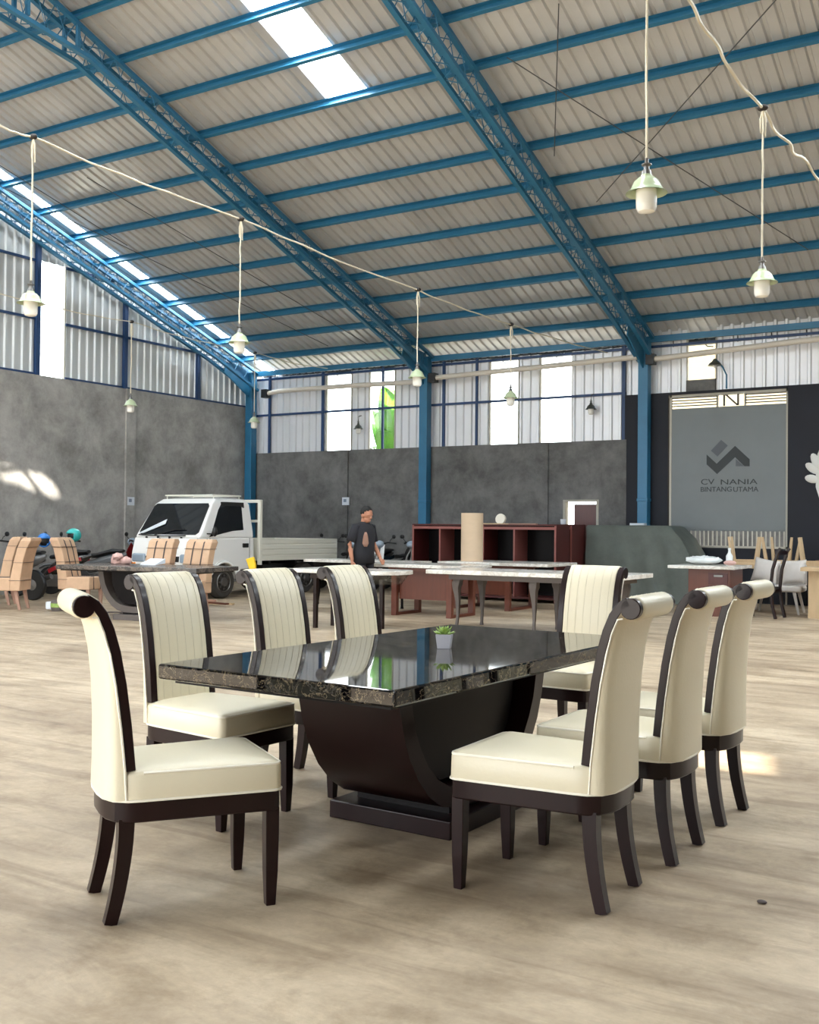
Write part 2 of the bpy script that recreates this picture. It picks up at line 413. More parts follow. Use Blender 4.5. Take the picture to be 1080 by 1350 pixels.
for a, b, y0, y1 in cuts:
    if a > xx: roof_piece(xx, a, YF - 0.5, RIDGE)
    roof_piece(a, b, YF - 0.5, y0); roof_piece(a, b, y1, RIDGE); xx = b
roof_piece(xx, XR, YF - 0.5, RIDGE)
ceiling = struct(fin('ceiling', roof_bm, M['roof']))
sm = ceiling.modifiers.new('thickness', 'SOLIDIFY'); sm.thickness = 0.004; sm.offset = 1
for x0, x1, ya, yb in [(-16.64, -16.44, RIDGE, YB + 0.5)] + [(a, b, RIDGE, y1) for a, b, y1 in back_sky_and_fill] + [(a, b, 2.0, RIDGE - 0.4) for a, b in front_fill]:
    bm = nb(); ln = ribline(x0 - 0.03, x1 + 0.03, 1.0)
    R = [[(x, y, roof_z(y) + d + 0.012) for x, d in ln] for y in (ya, yb)]
    rings(bm, R, cap=False, closed=False); fin('sky_and_fill_panel', bm, M['sky_and_fill_panel'], ceiling)

def purlin(y):
    bm = nb(); z = roof_z(y) - 0.012
    sgn = -1 if y > RIDGE else 1
    T = Matrix.Translation((0, y, z)) @ Matrix.Rotation(math.atan(SL) * (-1 if y > RIDGE else 1), 4, 'X')
    box(bm, XL, XR, -0.004, 0.004, -0.135, 0, T)
    box(bm, XL, XR, 0.004 * sgn, 0.055 * sgn, -0.135, -0.127, T); box(bm, XL, XR, 0.004 * sgn, 0.055 * sgn, -0.008, 0, T)
    box(bm, XL, XR, 0.049 * sgn, 0.055 * sgn, -0.127, -0.108, T)
    fin('purlin', bm, M['blue'], ceiling)
PY = [19.45 - 0.857 * k for k in range(13)]
for y in PY: purlin(y)
for k in range(13): purlin(2 * RIDGE - PY[k])
# eave beam with gutter hooks outside, ridge cap
for y in (YB - 0.06, YF + 0.2):
    bm = nb(); box(bm, XL, XR, y - 0.03, y + 0.03, 5.02, 5.14); fin('eave_beam', bm, M['blue'], ceiling)
bm = nb(); rings(bm, [[(x, RIDGE - 0.3, roof_z(RIDGE - 0.3) + 0.05), (x, RIDGE, roof_z(RIDGE) + 0.06), (x, RIDGE + 0.3, roof_z(RIDGE + 0.3) + 0.05)] for x in (XS, SX0, SX1, XR)], cap=False, closed=False)
fin('ridge_cap', bm, M['roof'], ceiling)
for k in range(26):
    x = -16.3 + k * 0.62
    bm = nb(); tube(bm, [(x, YB + 0.1, 5.04), (x, YB + 0.1, 4.93), (x + 0.03, YB + 0.14, 4.89), (x + 0.13, YB + 0.2, 4.885)], 0.012, 5)
    fin('gutter_hook', bm, M['cable_dark'], ceiling)
bm = nb(); box(bm, XL, XR, YB + 0.32, YB + 0.52, 4.99, 5.03); box(bm, XL, XR, YB + 0.5, YB + 0.52, 5.03, 5.13); fin('gutter', bm, M['rod'], ceiling)
for a, b in (((-14.6, 12.7), (-12.9, 19.1)), ((-13.9, 19.0), (-16.6, 12.4)), ((-6.2, 12.4), (-3.4, 17.6)), ((-2.4, 12.2), (-6.2, 15.6)), ((-5.2, 11.8), (-6.4, 14.4)), ((-16.4, 9.6), (-15.6, 14.6))):
    bm = nb(); tube(bm, [(a[0], a[1], roof_z(a[1]) - 0.2), (b[0], b[1], roof_z(b[1]) - 0.2)], 0.008, 5); fin('tie_rod', bm, M['rod'], ceiling)

# steel portal frames: four-chord lattice rafters on posts
def chord_z(y):                       # underside lattice line of the back slope
    return min(5.26 + 0.329 * (18.46 - y), 8.14)
def portal(x, w=0.28):
    t = bpy.data.objects.new('steel_portal_frame', None); COL.objects.link(t); t['kind'] = 'structure'; t.location = (x, 0, 0)
    hh = 0.32
    for mir in (False, True):
        my = (lambda y: 2 * RIDGE - y) if mir else (lambda y: y)
        lowy = [19.93, 18.46, 10.2, RIDGE]
        for dx in (-w / 2, w / 2):
            bm = nb(); bar(bm, [(dx, my(y), chord_z(y) - (0.1 if y > 19 else 0)) for y in lowy], 0.075, 0.06); fin('lower_chord', bm, M['blue'], t)
            bm = nb(); bar(bm, [(dx, my(y), roof_z(y) - 0.19) for y in (19.95, RIDGE)], 0.07, 0.06); fin('upper_chord', bm, M['blue'], t)
        bm = nb()
        n = 60; ys = [19.6 - (19.6 - 8.9) * i / n for i in range(n + 1)]
        for i in range(n):
            ya, yb = my(ys[i]), my(ys[i + 1])
            za, zb = chord_z(ys[i]), chord_z(ys[i + 1]); ta, tb = roof_z(ys[i]) - 0.19, roof_z(ys[i + 1]) - 0.19
            sx = w / 2 if i % 2 else -w / 2
            tube(bm, [(sx, ya, za), (-sx, yb, zb)], 0.008, 4); tube(bm, [(sx, ya, ta), (-sx, yb, tb)], 0.008, 4)
            for dx in (-w / 2, w / 2):
                tube(bm, [(dx, ya, za if i % 2 else ta), (dx, yb, tb if i % 2 else zb)], 0.008, 4)
        fin('lacing', bm, M['blue'], t)
        for yy in (10.0, 9.15):
            bm = nb()
            for dx in (-w / 2, w / 2): bar(bm, [(dx, my(yy), chord_z(yy)), (dx, my(yy), roof_z(yy) - 0.19)], 0.05, 0.05)
            fin('king_post', bm, M['blue'], t)
        yc = 19.85 if not mir else 2 * RIDGE - 19.85
        bm = nb(); box(bm, -0.1, 0.1, yc - 0.1, yc + 0.1, 0, 5.1); box(bm, -0.11, 0.11, yc - 0.11, yc + 0.11, 1.9, 1.96)
        fin('column', bm, M['blue'], t, bevel=0.008)
        bm = nb(); sg = -1 if not mir else 1
        prism(bm, [(yc, 4.45), (yc + sg * 0.1, 4.5), (yc + sg * 1.0, 5.0), (yc + sg * 0.9, 5.25), (yc, 5.2)], -0.012, 0.012, Matrix(((0, 0, 1, 0), (1, 0, 0, 0), (0, 1, 0, 0), (0, 0, 0, 1))))
        fin('gusset', bm, M['blue'], t)
    return t
for x in (-16.84, -11.86, -6.87, -1.87, 3.13, 8.1): portal(x)

# back wall: cement below, navy right of x=-7.3, cladding above
HB = 3.14; DX0, DX1 = -8.6, -7.89; GX0, GX1 = -6.44, -4.2
bm = nb()
box(bm, XL - 0.2, DX0, YB, YB + 0.18, 0, HB); box(bm, DX0, DX1, YB, YB + 0.18, 1.93, HB); box(bm, DX1, -7.32, YB, YB + 0.18, 0, HB)
wall_back = struct(fin('wall_back', bm, M['plaster']))
for x in (-14.15, -9.1):
    bm = nb(); box(bm, x - 0.14, x + 0.14, YB - 0.04, YB, 0, HB); fin('pilaster', bm, M['plaster'], wall_back)
bm = nb(); box(bm, -7.32, GX0, YB - 0.01, YB + 0.18, 0, 4.02); box(bm, GX1, XR, YB - 0.01, YB + 0.18, 0, 4.02); box(bm, GX0, GX1, YB - 0.01, YB + 0.18, 3.97, 4.02)
fin('navy_panel', bm, M['navy'], wall_back)
bm = nb(); box(bm, -7.36, -7.28, YB - 0.018, YB - 0.002, 0, HB); fin('plaster_edge', bm, M['plaster'], wall_back)
def clad_x(x0, x1, z0, z1, y):
    bm = nb(); ln = ribline(x0, x1)
    rings(bm, [[(x, y - d, z) for x, d in ln] for z in (z0, z1)], cap=False, closed=False)
    o = fin('cladding', bm, M['clad_back'], wall_back); s_ = o.modifiers.new('thickness', 'SOLIDIFY'); s_.thickness = 0.003
WIN = [(-14.72, -14.0), (-13.5, -12.8), (-10.38, -9.7), (-9.2, -8.48)]
e = XL
for a, b in WIN: clad_x(e, a, HB, 5.0, YB + 0.1); e = b
clad_x(e, -7.32, HB, 5.0, YB + 0.1)
clad_x(-7.32, -6.1, 4.02, 5.27, YB + 0.1); clad_x(-5.54, XR, 4.02, 5.27, YB + 0.1)
bm = nb(); box(bm, -6.1, -5.54, YB + 0.02, YB + 0.16, 4.02, 4.24); fin('sill_block', bm, M['plaster'], wall_back)
for i, (a, b, z0, z1) in enumerate([(a, b, HB, 5.0) for a, b in WIN] + [(-6.1, -5.54, 4.24, 5.1)]):
    bm = nb()
    for q in (a, b): box(bm, q - 0.012, q + 0.012, YB + 0.07, YB + 0.12, z0, z1)
    w_ = struct(fin('window_%d' % (i + 1), bm, M['gate_frame']))
    bm = nb(); box(bm, a, b, YB + 0.09, YB + 0.094, z0, z1); fin('pane', bm, M['pane'], w_)
for z, x0, x1 in ((4.07, XL, -7.32), (4.95, XL, XR)):
    bm = nb(); box(bm, x0, x1, YB + 0.03, YB + 0.065, z - 0.025, z + 0.025); fin('girt', bm, M['blue_dark'], wall_back)
for x, w in ((-16.41, .06), (-14.8, .06), (-13.1, .05), (-11.5, .06), (-10.68, .05), (-7.36, .07)):
    bm = nb(); box(bm, x - w / 2, x + w / 2, YB + 0.02, YB + 0.06, HB, 5.02); fin('stud', bm, M['blue_dark'], wall_back)

# left gable wall
HL = 4.27
bm = nb(); box(bm, XL - 0.18, XL, YF, YB + 0.18, 0, HL); wall_left = struct(fin('wall_left', bm, M['plaster_left']))
for y in (16.05,):
    bm = nb(); box(bm, XL, XL + 0.05, y - 0.13, y + 0.13, 0, HL); fin('pilaster', bm, M['plaster_left'], wall_left)
LW = (13.72, 14.34)
def clad_y(y0, y1, z0=HL, top=None):
    bm = nb(); ln = ribline(y0, y1)
    hi = [top if top else roof_z(y) - 0.01 for y, d in ln]
    rings(bm, [[(XL - 0.1 + d, y, z0) for y, d in ln], [(XL - 0.1 + d, y, h) for (y, d), h in zip(ln, hi)]], cap=False, closed=False)
    o = fin('cladding', bm, M['clad_left'], wall_left); s_ = o.modifiers.new('thickness', 'SOLIDIFY'); s_.thickness = 0.003
clad_y(YF, RIDGE); clad_y(RIDGE, LW[0]); clad_y(LW[0], LW[1], 6.55); clad_y(LW[1], YB + 0.1)
bm = nb()
for q in LW: box(bm, XL - 0.12, XL - 0.06, q - 0.012, q + 0.012, HL, 6.55)
w_ = struct(fin('window_6', bm, M['gate_frame']))
bm = nb(); box(bm, XL - 0.095, XL - 0.09, LW[0], LW[1], HL, 6.55); fin('pane', bm, M['pane'], w_)
for z, ye in ((5.38, 18.2), (4.29, YB), (6.52, 15.6)):
    for y0, y1 in ((2, LW[0]), (LW[1], ye)):
        bm = nb(); box(bm, XL - 0.07, XL - 0.03, y0, y1, z - 0.025, z + 0.025); fin('girt', bm, M['blue_dark'], wall_left)
for y in (18.17, 15.92, 13.64, 11.4, 9.1):
    bm = nb(); box(bm, XL - 0.07, XL + 0.01, y - 0.045, y + 0.045, HL, roof_z(y) - 0.45); fin('stud', bm, M['blue_dark'], wall_left)

# right end wall and the front of the hall (open under its eave beam), both outside the picture
bm = nb(); box(bm, XR, XR + 0.18, YF, YB + 0.18, 0, 4.2); struct(fin('wall_right', bm, M['plaster_left']))
bm = nb(); prism(bm, [(YF, 4.2), (YB, 4.2), (YB, 5.2), (RIDGE, 8.95), (YF, 5.2)], XR + 0.05, XR + 0.1, Matrix(((0, 0, 1, 0), (1, 0, 0, 0), (0, 1, 0, 0), (0, 0, 0, 1))))
struct(fin('trim_1', bm, M['clad_left']))
bm = nb(); box(bm, XL, XR, YF, YF + 0.12, 3.9, 5.1); box(bm, -1.0, XR, YF, YF + 0.12, 0, 3.9); struct(fin('wall_front', bm, M['plaster_left']))

# door ajar in the back wall
bm = nb(); box(bm, DX0 - 0.03, DX0 + 0.02, YB - 0.01, YB + 0.15, 0, 1.95); box(bm, DX1 - 0.02, DX1 + 0.03, YB - 0.01, YB + 0.15, 0, 1.95); box(bm, DX0, DX1, YB - 0.01, YB + 0.15, 1.91, 1.95)
d1 = struct(fin('door_1', bm, M['gate_frame']))
bm = nb(); box(bm, 0, 0.5, 0, 0.04, 0.02, 1.86); leaf = fin('door_leaf', bm, M['mahogany'], d1); leaf.location = (DX0 + 0.17, YB + 0.1, 0); leaf.rotation_euler = (0, 0, 0.12)

# drain pipe pieces along the back wall
pb = [[(-16.3, 19.78, 4.56), (-15.9, 19.78, 4.6), (-14, 19.78, 4.6), (-12.0, 19.78, 4.57)], [(-11.6, 19.78, 4.63), (-9.2, 19.78, 4.68), (-7.0, 19.78, 4.73)], [(-6.7, 19.78, 4.66), (-4, 19.78, 4.78), (0, 19.78, 4.9), (5, 19.78, 5.0)]]
for pts, lab in zip(pb, ('cream drain pipe on the back wall left of the middle column', 'cream drain pipe on the back wall between the two tall columns', 'cream drain pipe above the grey gate')):
    t = thing('drain_pipe', lab, 'pipe', group='drain pipes under the eave')
    bm = nb(); tube(bm, pts, 0.055, 12); fin('pipe', bm, M['pvc'], t, smooth=40)
    bm = nb(); p0 = Vector(pts[0]); box(bm, p0.x - 0.1, p0.x + 0.06, p0.y - 0.09, p0.y + 0.09, p0.z - 0.1, p0.z + 0.1); fin('bracket', bm, M['black'], t)

# outside the windows: banana plant and bushes
t = thing('banana_plant', 'bright green banana leaves outside the second window', 'plant', (-13.85, 21.6, 0))
bm = nb(); tube(bm, [(0, 0, 0), (0.02, 0, 1.5), (0, 0, 2.8)], [0.12, 0.1, 0.06], 10); fin('stem', bm, M['banana'], t, smooth=60)
for a, ln, rise in ((0.3, 1.2, 2.1), (-0.9, 0.7, 2.3), (2.6, 1.2, 1.4), (1.6, 1.2, 1.6), (4.4, 0.9, 1.7), (-1.3, 0.5, 1.2)):
    bm = nb(); L = []; Rr = []; n = 12
    for i in range(n + 1):
        s = i / n; rad = ln * s * 0.6; z = 2.6 + rise * math.sin(s * 2.0) * 0.9
        w = 0.36 * math.sin(PI * min(1, s * 0.93 + 0.07)) ** 0.7
        c = Vector((math.cos(a) * rad, math.sin(a) * rad, z)); sd_ = Vector((-math.sin(a), math.cos(a), 0))
        L.append([c - sd_ * w + Vector((0, 0, 0.08)), c, c + sd_ * w + Vector((0, 0, 0.08))])
    rings(bm, L, cap=False, closed=False)
    o = fin('leaf', bm, M['banana'], t, smooth=60); o.modifiers.new('thickness', 'SOLIDIFY').thickness = 0.004
t = thing('neighbour_building', 'cream neighbouring house seen through the gate bars and the last window', 'building', (-5.6, 25.5, 0))
bm = nb(); box(bm, -2.6, 4.5, 0, 4, 0, 7.0); fin('house_wall', bm, M['house'], t)
bm = nb(); prism(bm, [(-0.6, 6.9), (4.6, 6.9), (2.0, 8.4)], -3.0, 5.0, Matrix(((0, 0, 1, 0), (1, 0, 0, 0), (0, 1, 0, 0), (0, 0, 0, 1)))); fin('roof', bm, M['box_brown'], t)
bm = nb(); box(bm, -8.6, -1.0, 22.6, 22.8, 0, 1.75); tag(fin('boundary_wall', bm, M['plaster']), 'low grey boundary wall outside the gate', 'wall')
def bush(loc, r, label):
    bm = nb(); rnd = random.Random(int(loc[0] * 10))
    for i in range(420):
        d = Vector((rnd.gauss(0, 1), rnd.gauss(0, 1), rnd.gauss(0, 1))).normalized() * r * rnd.uniform(0.55, 1)
        d.z = abs(d.z) * 1.2
        u = Vector((rnd.gauss(0, 1), rnd.gauss(0, 1), rnd.gauss(0, 1))).normalized() * 0.1
        v = u.cross(Vector((rnd.gauss(0, 1), rnd.gauss(0, 1), rnd.gauss(0, 1)))).normalized() * 0.05
        q = [bm.verts.new(d + s) for s in (-u, v, u, -v)]; bm.faces.new(q)
    o = fin('bush', bm, M['bush']); o.location = loc; tag(o, label, 'bush')
bush((-14.8, 22.4, 2.2), 1.1, 'pale leafy bush outside the first window from the corner')

# ------------------------------------------------------------------ the cream dining chairs
def chair_hw(x): return 0.235 + (0.27 - x) * (0.198 - 0.235) / 0.54
def chair_plan(off):
    """seat outline, counter-clockwise, grown by off"""
    half = [(0.27, 0.215), (0.264, 0.228), (0.25, 0.234), (0.0, 0.2165), (-0.2, 0.203), (-0.245, 0.196), (-0.285, 0.168), (-0.308, 0.115), (-0.316, 0.05)]
    pts = half + [(x, -y) for x, y in reversed(half)]
    n = len(pts); out = []
    for i, (x, y) in enumerate(pts):
        ax, ay = pts[i - 1]; bx, by = pts[(i + 1) % n]
        tx, ty = bx - ax, by - ay; q = math.hypot(tx, ty)
        out.append((x + off * ty / q * 1, y - off * tx / q * 1))
    return out
# travelling (front-left -> rear -> front-right) the outward normal is (ty,-tx) reversed: check the sign once
_p0 = chair_plan(0.0); _p1 = chair_plan(0.01)
PSIGN = 1 if max(x for x, y in _p1) > max(x for x, y in _p0) else -1
def cplan(off, z): return [(x, y, z) for x, y in chair_plan(off * PSIGN)]

def csc(k, z): return [(-0.02 + (x + 0.02) * k, y * k, z) for x, y in chair_plan(0.0)]

BACKP = [(-0.222, 0.415), (-0.228, 0.52), (-0.243, 0.66), (-0.262, 0.80), (-0.283, 0.91), (-0.304, 0.985), (-0.327, 1.04), (-0.355, 1.078), (-0.386, 1.098)]
BACKT = [0.1, 0.092, 0.078, 0.066, 0.058, 0.054, 0.05, 0.046, 0.042]
ROLL_C = (-0.4, 1.062); ROLL_R = 0.040
def back_frames():
    out = []
    for i, p in enumerate(BACKP):
        a = Vector(BACKP[max(0, i - 1)]); b = Vector(BACKP[min(len(BACKP) - 1, i + 1)])
        t = (b - a).normalized(); out.append((Vector(p), Vector((-t.y, t.x))))   # point, rearward normal in (x,z)
    return out
def make_chair(label):
    t = thing('dining_chair', label, 'chair', group='cream dining chairs around the black table')
    # seat
    bm = nb(); rings(bm, [cplan(0.006, 0.405), cplan(0.010, 0.42), cplan(0.008, 0.492), cplan(0.0, 0.504), csc(0.93, 0.511), csc(0.75, 0.518), csc(0.4, 0.522), csc(0.05, 0.523)])
    seat = fin('seat', bm, M['cream'], t, smooth=50)
    bm = nb(); lo = cplan(0.011, 0.409); tube(bm, lo + lo[:1], 0.0045, 6)
    hi = [p for p in cplan(0.004, 0.5)]; hi = [p for p in hi[12:] + hi[:6] if p[0] > -0.24]; tube(bm, hi, 0.005, 6)
    fin('piping', bm, M['piping'], seat, smooth=60)
    # back
    F = back_frames(); R = []
    hw = 0.2
    for (p, nrm), th in zip(F, BACKT):
        def P(d, y): return (p.x + nrm.x * d, y, p.y + nrm.y * d)
        half = [P(-0.005, hw - 0.05), P(0.0, hw - 0.037), P(0.03, hw - 0.035), P(0.03, hw + 0.002), P(th * 0.62, hw), P(th * 0.86, hw - 0.022), P(th, hw - 0.07), P(th + 0.006, 0.05)]
        R.append([P(-0.006, 0.0)] + half + [(a, -b, c) for a, b, c in reversed(half)])
    bm = nb(); rings(bm, R); back = fin('backrest', bm, M['cream'], t, smooth=55)
    bm = nb()
    N = 16
    prof = [(ROLL_R * 0.6, -hw + 0.02), (ROLL_R * 0.95, -hw + 0.026), (ROLL_R * 1.08, -hw + 0.045), (ROLL_R * 1.1, 0), (ROLL_R * 1.08, hw - 0.045), (ROLL_R * 0.95, hw - 0.026), (ROLL_R * 0.6, hw - 0.02)]
    lathe(bm, prof, 20, Matrix.Translation((ROLL_C[0], 0, ROLL_C[1])) @ Matrix.Rotation(-PI / 2, 4, 'X'))
    fin('roll_top', bm, M['cream'], back, smooth=60)
    for s in (-0.128, -0.076, -0.0255, 0.0255, 0.076, 0.128):
        bm = nb(); pts = [(p.x - n_.x * 0.0055, s * (1 + 0.06 * i / 8), p.y - n_.y * 0.0055) for i, (p, n_) in enumerate(F) if i > 0]
        a0 = math.atan2(BACKP[-1][1] - ROLL_C[1], BACKP[-1][0] - ROLL_C[0])
        tube(bm, pts, 0.0017, 5); fin('seam', bm, M['seam'], back)
    # wooden side strips that scroll over the top
    for sg in (-1, 1):
        bm = nb(); y = sg * (hw - 0.0165)
        pts = [(p.x + n_.x * 0.0135, y, p.y + n_.y * 0.0135) for i, (p, n_) in enumerate(F) if i > 0]
        pts[0] = (pts[0][0], y, 0.508)
        bar(bm, pts, 0.037, 0.033, up=Vector((1, 0, 0.01)))
        lathe(bm, [(ROLL_R - 0.003, -0.0185), (ROLL_R - 0.003, 0.0185)], 20, Matrix.Translation((ROLL_C[0], y, ROLL_C[1])) @ Matrix.Rotation(-PI / 2, 4, 'X'))
        fin('side_rail', bm, M['espresso'], t, smooth=40, bevel=0.003)
        bm = nb(); pts = [(p.x + n_.x * 0.034, sg * (hw + 0.003), p.y + n_.y * 0.034) for i, (p, n_) in enumerate(F)]
        pts = pts[:-2] + [(ROLL_C[0] + 0.026, sg * (hw + 0.002), ROLL_C[1] - 0.036)]
        tube(bm, pts, 0.004, 6); fin('edge_piping', bm, M['piping'], back, smooth=60)
    # apron and legs
    bm = nb(); rings(bm, [cplan(0.0, 0.335), cplan(0.004, 0.34), cplan(0.004, 0.405)]); fin('apron', bm, M['espresso'], t, smooth=30)
    for sg in (-1, 1):
        bm = nb(); bar(bm, [(0.245, sg * 0.209, 0.0), (0.2455, sg * 0.208, 0.12), (0.246, sg * 0.206, 0.25), (0.246, sg * 0.205, 0.345)], [0.034, 0.046, 0.051, 0.052], [0.034, 0.044, 0.048, 0.048], up=Vector((1, 0, 0)))
        fin('leg', bm, M['espresso'], t, bevel=0.003)
        bm = nb(); st = [k / 9 for k in range(10)]; bar(bm, [(-0.25 - 0.05 * (1 - q) ** 1.9, sg * (0.16 + 0.012 * (1 - q)), 0.345 * q) for q in st], [0.042 + 0.011 * q for q in st], [0.042 + 0.011 * q for q in st], up=Vector((1, 0, 0)))
        fin('leg', bm, M['espresso'], t, smooth=30)
    return t
ch = make_chair('cream dining chair at the near end of the black table, turned aside in profile')
ch.location = (-2.675, 2.83, 0); ch.rotation_euler = (0, 0, math.radians(57))
for lab, x, y, a in (
    ('cream dining chair facing us on the left, nearest of three beside the black table', -3.34, 3.725, -4),
    ('cream dining chair facing us, middle one of three behind the black table', -3.28, 4.46, -3),
    ('cream dining chair facing us, farthest of three behind the table, before the man', -3.27, 5.17, -2),
    ('cream dining chair, back to us, nearest and largest on the right of the table', -1.645, 3.65, 181),
    ('cream dining chair with its back to us, second of the right row', -1.60, 4.31, 179),
    ('cream dining chair with its back to us, last and rightmost of the right row', -1.585, 4.99, 178),
    ('cream dining chair at the far end of the black table, facing us', -2.53, 5.97, -92)):
    dup(ch, lab, (x, y, 0), math.radians(a))

# ------------------------------------------------------------------ pedestal tables
def u_profile(inner):
    o = [(-0.665, 0.69), (-0.65, 0.6), (-0.625, 0.5), (-0.58, 0.39), (-0.51, 0.285), (-0.42, 0.195), (-0.32, 0.135), (-0.2, 0.105), (0, 0.1)]
    i_ = [(-0.575, 0.69), (-0.56, 0.6), (-0.535, 0.5), (-0.49, 0.41), (-0.43, 0.325), (-0.35, 0.255), (-0.26, 0.21), (-0.15, 0.19), (0, 0.185)]
    full = o + [(-a, b) for a, b in reversed(o[:-1])]
    fi = i_ + [(-a, b) for a, b in reversed(i_[:-1])]
    return full, fi
def pedestal_table(name, label, loc, rz, lx, ly, top_mat, wood, black):
    t = thing(name, label, 'table', loc, rz)
    bm = nb(); box(bm, -lx / 2, lx / 2, -ly / 2, ly / 2, 0.702, 0.765); fin('tabletop', bm, top_mat, t, bevel=0.009, seg=2)
    bm = nb(); box(bm, -lx / 2 + 0.05, lx / 2 - 0.05, -ly / 2 + 0.05, ly / 2 - 0.05, 0.685, 0.703); fin('under_frame', bm, black, t)
    bm = nb(); o, i_ = u_profile(0)
    A = [[bm.verts.new((x, y, z)) for y, z in o] for x in (-0.255, 0.275)]; B = [[bm.verts.new((x, y, z)) for y, z in i_] for x in (-0.255, 0.275)]
    for k in range(len(o) - 1):
        bm.faces.new((A[0][k], A[0][k + 1], A[1][k + 1], A[1][k])); bm.faces.new((B[0][k], B[1][k], B[1][k + 1], B[0][k + 1]))
        for s in (0, 1): bm.faces.new((A[s][k], B[s][k], B[s][k + 1], A[s][k + 1]))
    for k in (0, -1): bm.faces.new((A[0][k], A[1][k], B[1][k], B[0][k]))
    fin('pedestal', bm, wood, t, smooth=35)
    bm = nb(); prism(bm, [(-0.47, 0.69), (-0.45, 0.5), (-0.41, 0.4), (-0.34, 0.3), (-0.22, 0.22), (0.22, 0.22), (0.34, 0.3), (0.41, 0.4), (0.45, 0.5), (0.47, 0.69)], -0.2, 0.2, Matrix(((0, 0, 1, 0), (1, 0, 0, 0), (0, 1, 0, 0), (0, 0, 0, 1)))); fin('core', bm, black, t)
    bm = nb(); box(bm, -0.25, 0.25, -0.22, 0.22, 0.075, 0.12); fin('neck', bm, black, t)
    bm = nb(); box(bm, -0.325, 0.325, -0.335, 0.335, 0.0, 0.08); fin('plinth', bm, wood, t, bevel=0.005)
    return t
pedestal_table('dining_table', 'large black marble dining table on a dark curved pedestal, with the cream chairs around it', (-2.515, 4.27, 0), -0.035, 1.18, 2.3, M['marble_black'], M['espresso'], M['espresso_black'])
pedestal_table('dining_table', 'dull grey-topped table on a dark curved pedestal at left, between paper-wrapped chairs', (-11.1, 10.85, 0), PI / 2 + 0.15, 1.05, 2.4, M['marble_dull'], M['grey_wood'], M['espresso_black'])

# potted succulent on the table
t = thing('potted_succulent', 'small green succulent in a pale square pot on the black table', 'plant', (-2.47, 4.33, 0.765), 0.4)
bm = nb(); rings(bm, [[(a * s, b * s, z) for a, b in ((-1, -1), (1, -1), (1, 1), (-1, 1))] for s, z in ((0.030, 0), (0.038, 0.068), (0.033, 0.068), (0.031, 0.055))]); fin('pot', bm, M['pot'], t, bevel=0.003)
bm = nb(); box(bm, -0.03, 0.03, -0.03, 0.03, 0.05, 0.058); fin('soil', bm, M['soil'], t)
rnd = random.Random(4)
for ring_, (cnt, ln, el) in enumerate(((10, 0.055, 0.25), (9, 0.05, 0.7), (6, 0.036, 1.15))):
    for k in range(cnt):
        a = 2 * PI * (k + 0.5 * ring_) / cnt + rnd.uniform(-.15, .15); e = el + rnd.uniform(-.1, .15)
        d = Vector((math.cos(a) * math.cos(e), math.sin(a) * math.cos(e), math.sin(e)))
        c = Vector((0, 0, 0.062)); bm = nb()
        tube(bm, [c, c + d * ln * 0.4, c + d * ln * 0.75 + Vector((0, 0, 0.003)), c + d * ln + Vector((0, 0, 0.008))], [0.004, 0.0085, 0.007, 0.001], 6, flat=0.5)
        fin('leaf', bm, M['leaf'], t, smooth=60)

# ------------------------------------------------------------------ kraft-paper wrapped chairs
def make_wrapped(label, legs=True):
    t = thing('wrapped_chair', label, 'chair', group='kraft-wrapped dining chairs')
    def sec(x, z, w, d): return [(x - d / 2, -w, z), (x + d / 2, -w, z), (x + d / 2, w, z), (x - d / 2, w, z)]
    bm = nb(); rings(bm, [sec(-0.2, 0.3, 0.24, 0.16), sec(-0.21, 0.5, 0.24, 0.16), sec(-0.25, 0.75, 0.235, 0.15), sec(-0.30, 0.95, 0.235, 0.15), sec(-0.36, 1.08, 0.24, 0.17), sec(-0.38, 1.13, 0.22, 0.12)]); fin('backrest', bm, M['kraft'], t, bevel=0.012)
    bm = nb(); box(bm, -0.13, 0.27, -0.245, 0.245, 0.3, 0.5); fin('seat', bm, M['kraft'], t, bevel=0.012)
    bm = nb()
    for z, x, w, d in ((0.46, -0.205, 0.243, 0.168), (0.74, -0.25, 0.239, 0.158), (0.98, -0.312, 0.24, 0.16)):
        r = [(a, b, c) for a, b, c in sec(x, z, w, d)]; bar(bm, r + r[:1], 0.02, 0.006)
    for y in (-0.08, 0.1): bar(bm, [(-0.11, y, 0.5), (-0.17, y, 0.75), (-0.22, y, 0.95), (-0.27, y, 1.08), (-0.35, y, 1.135)], 0.02, 0.006, up=Vector((1, 0, 0)))
    for y in (-0.1, 0.12): bar(bm, [(-0.1, y, 0.503), (0.273, y, 0.503), (0.273, y, 0.3)], 0.02, 0.006, up=Vector((0, 0.01, 1)))
    fin('strap', bm, M['strap'], t)
    for x, y, x2 in ((0.23, 0.2, 0.24), (0.23, -0.2, 0.24), (-0.2, 0.18, -0.27), (-0.2, -0.18, -0.27)):
        bm = nb(); bar(bm, [(x2, y, 0), ((x + x2) / 2 + 0.005, y, 0.15), (x, y, 0.31)], [0.035, 0.045, 0.05], [0.035, 0.045, 0.05], up=Vector((1, 0, 0))); fin('leg', bm, M['raw_leg'], t)
    return t
wc = make_wrapped('kraft-wrapped dining chair beyond the left end of the grey table, facing right')
wc.location = (-13.5, 11.75, 0); wc.rotation_euler = (0, 0, 0.35)
for lab, x, y, a in (
    ('kraft-wrapped chair near the left border, whole back in view, facing away from the table', -14.1, 10.8, -2.6),
    ('kraft-wrapped dining chair cut by the left border of the photo', -15.05, 11.3, -2.5),
    ('pale kraft-wrapped chair behind the grey table, left of the pair before the truck', -12.15, 11.95, -1.4),
    ('browner kraft-wrapped chair behind the grey table, right of the pair before the truck', -11.4, 12.0, -1.45)):
    dup(wc, lab, (x, y, 0), a)
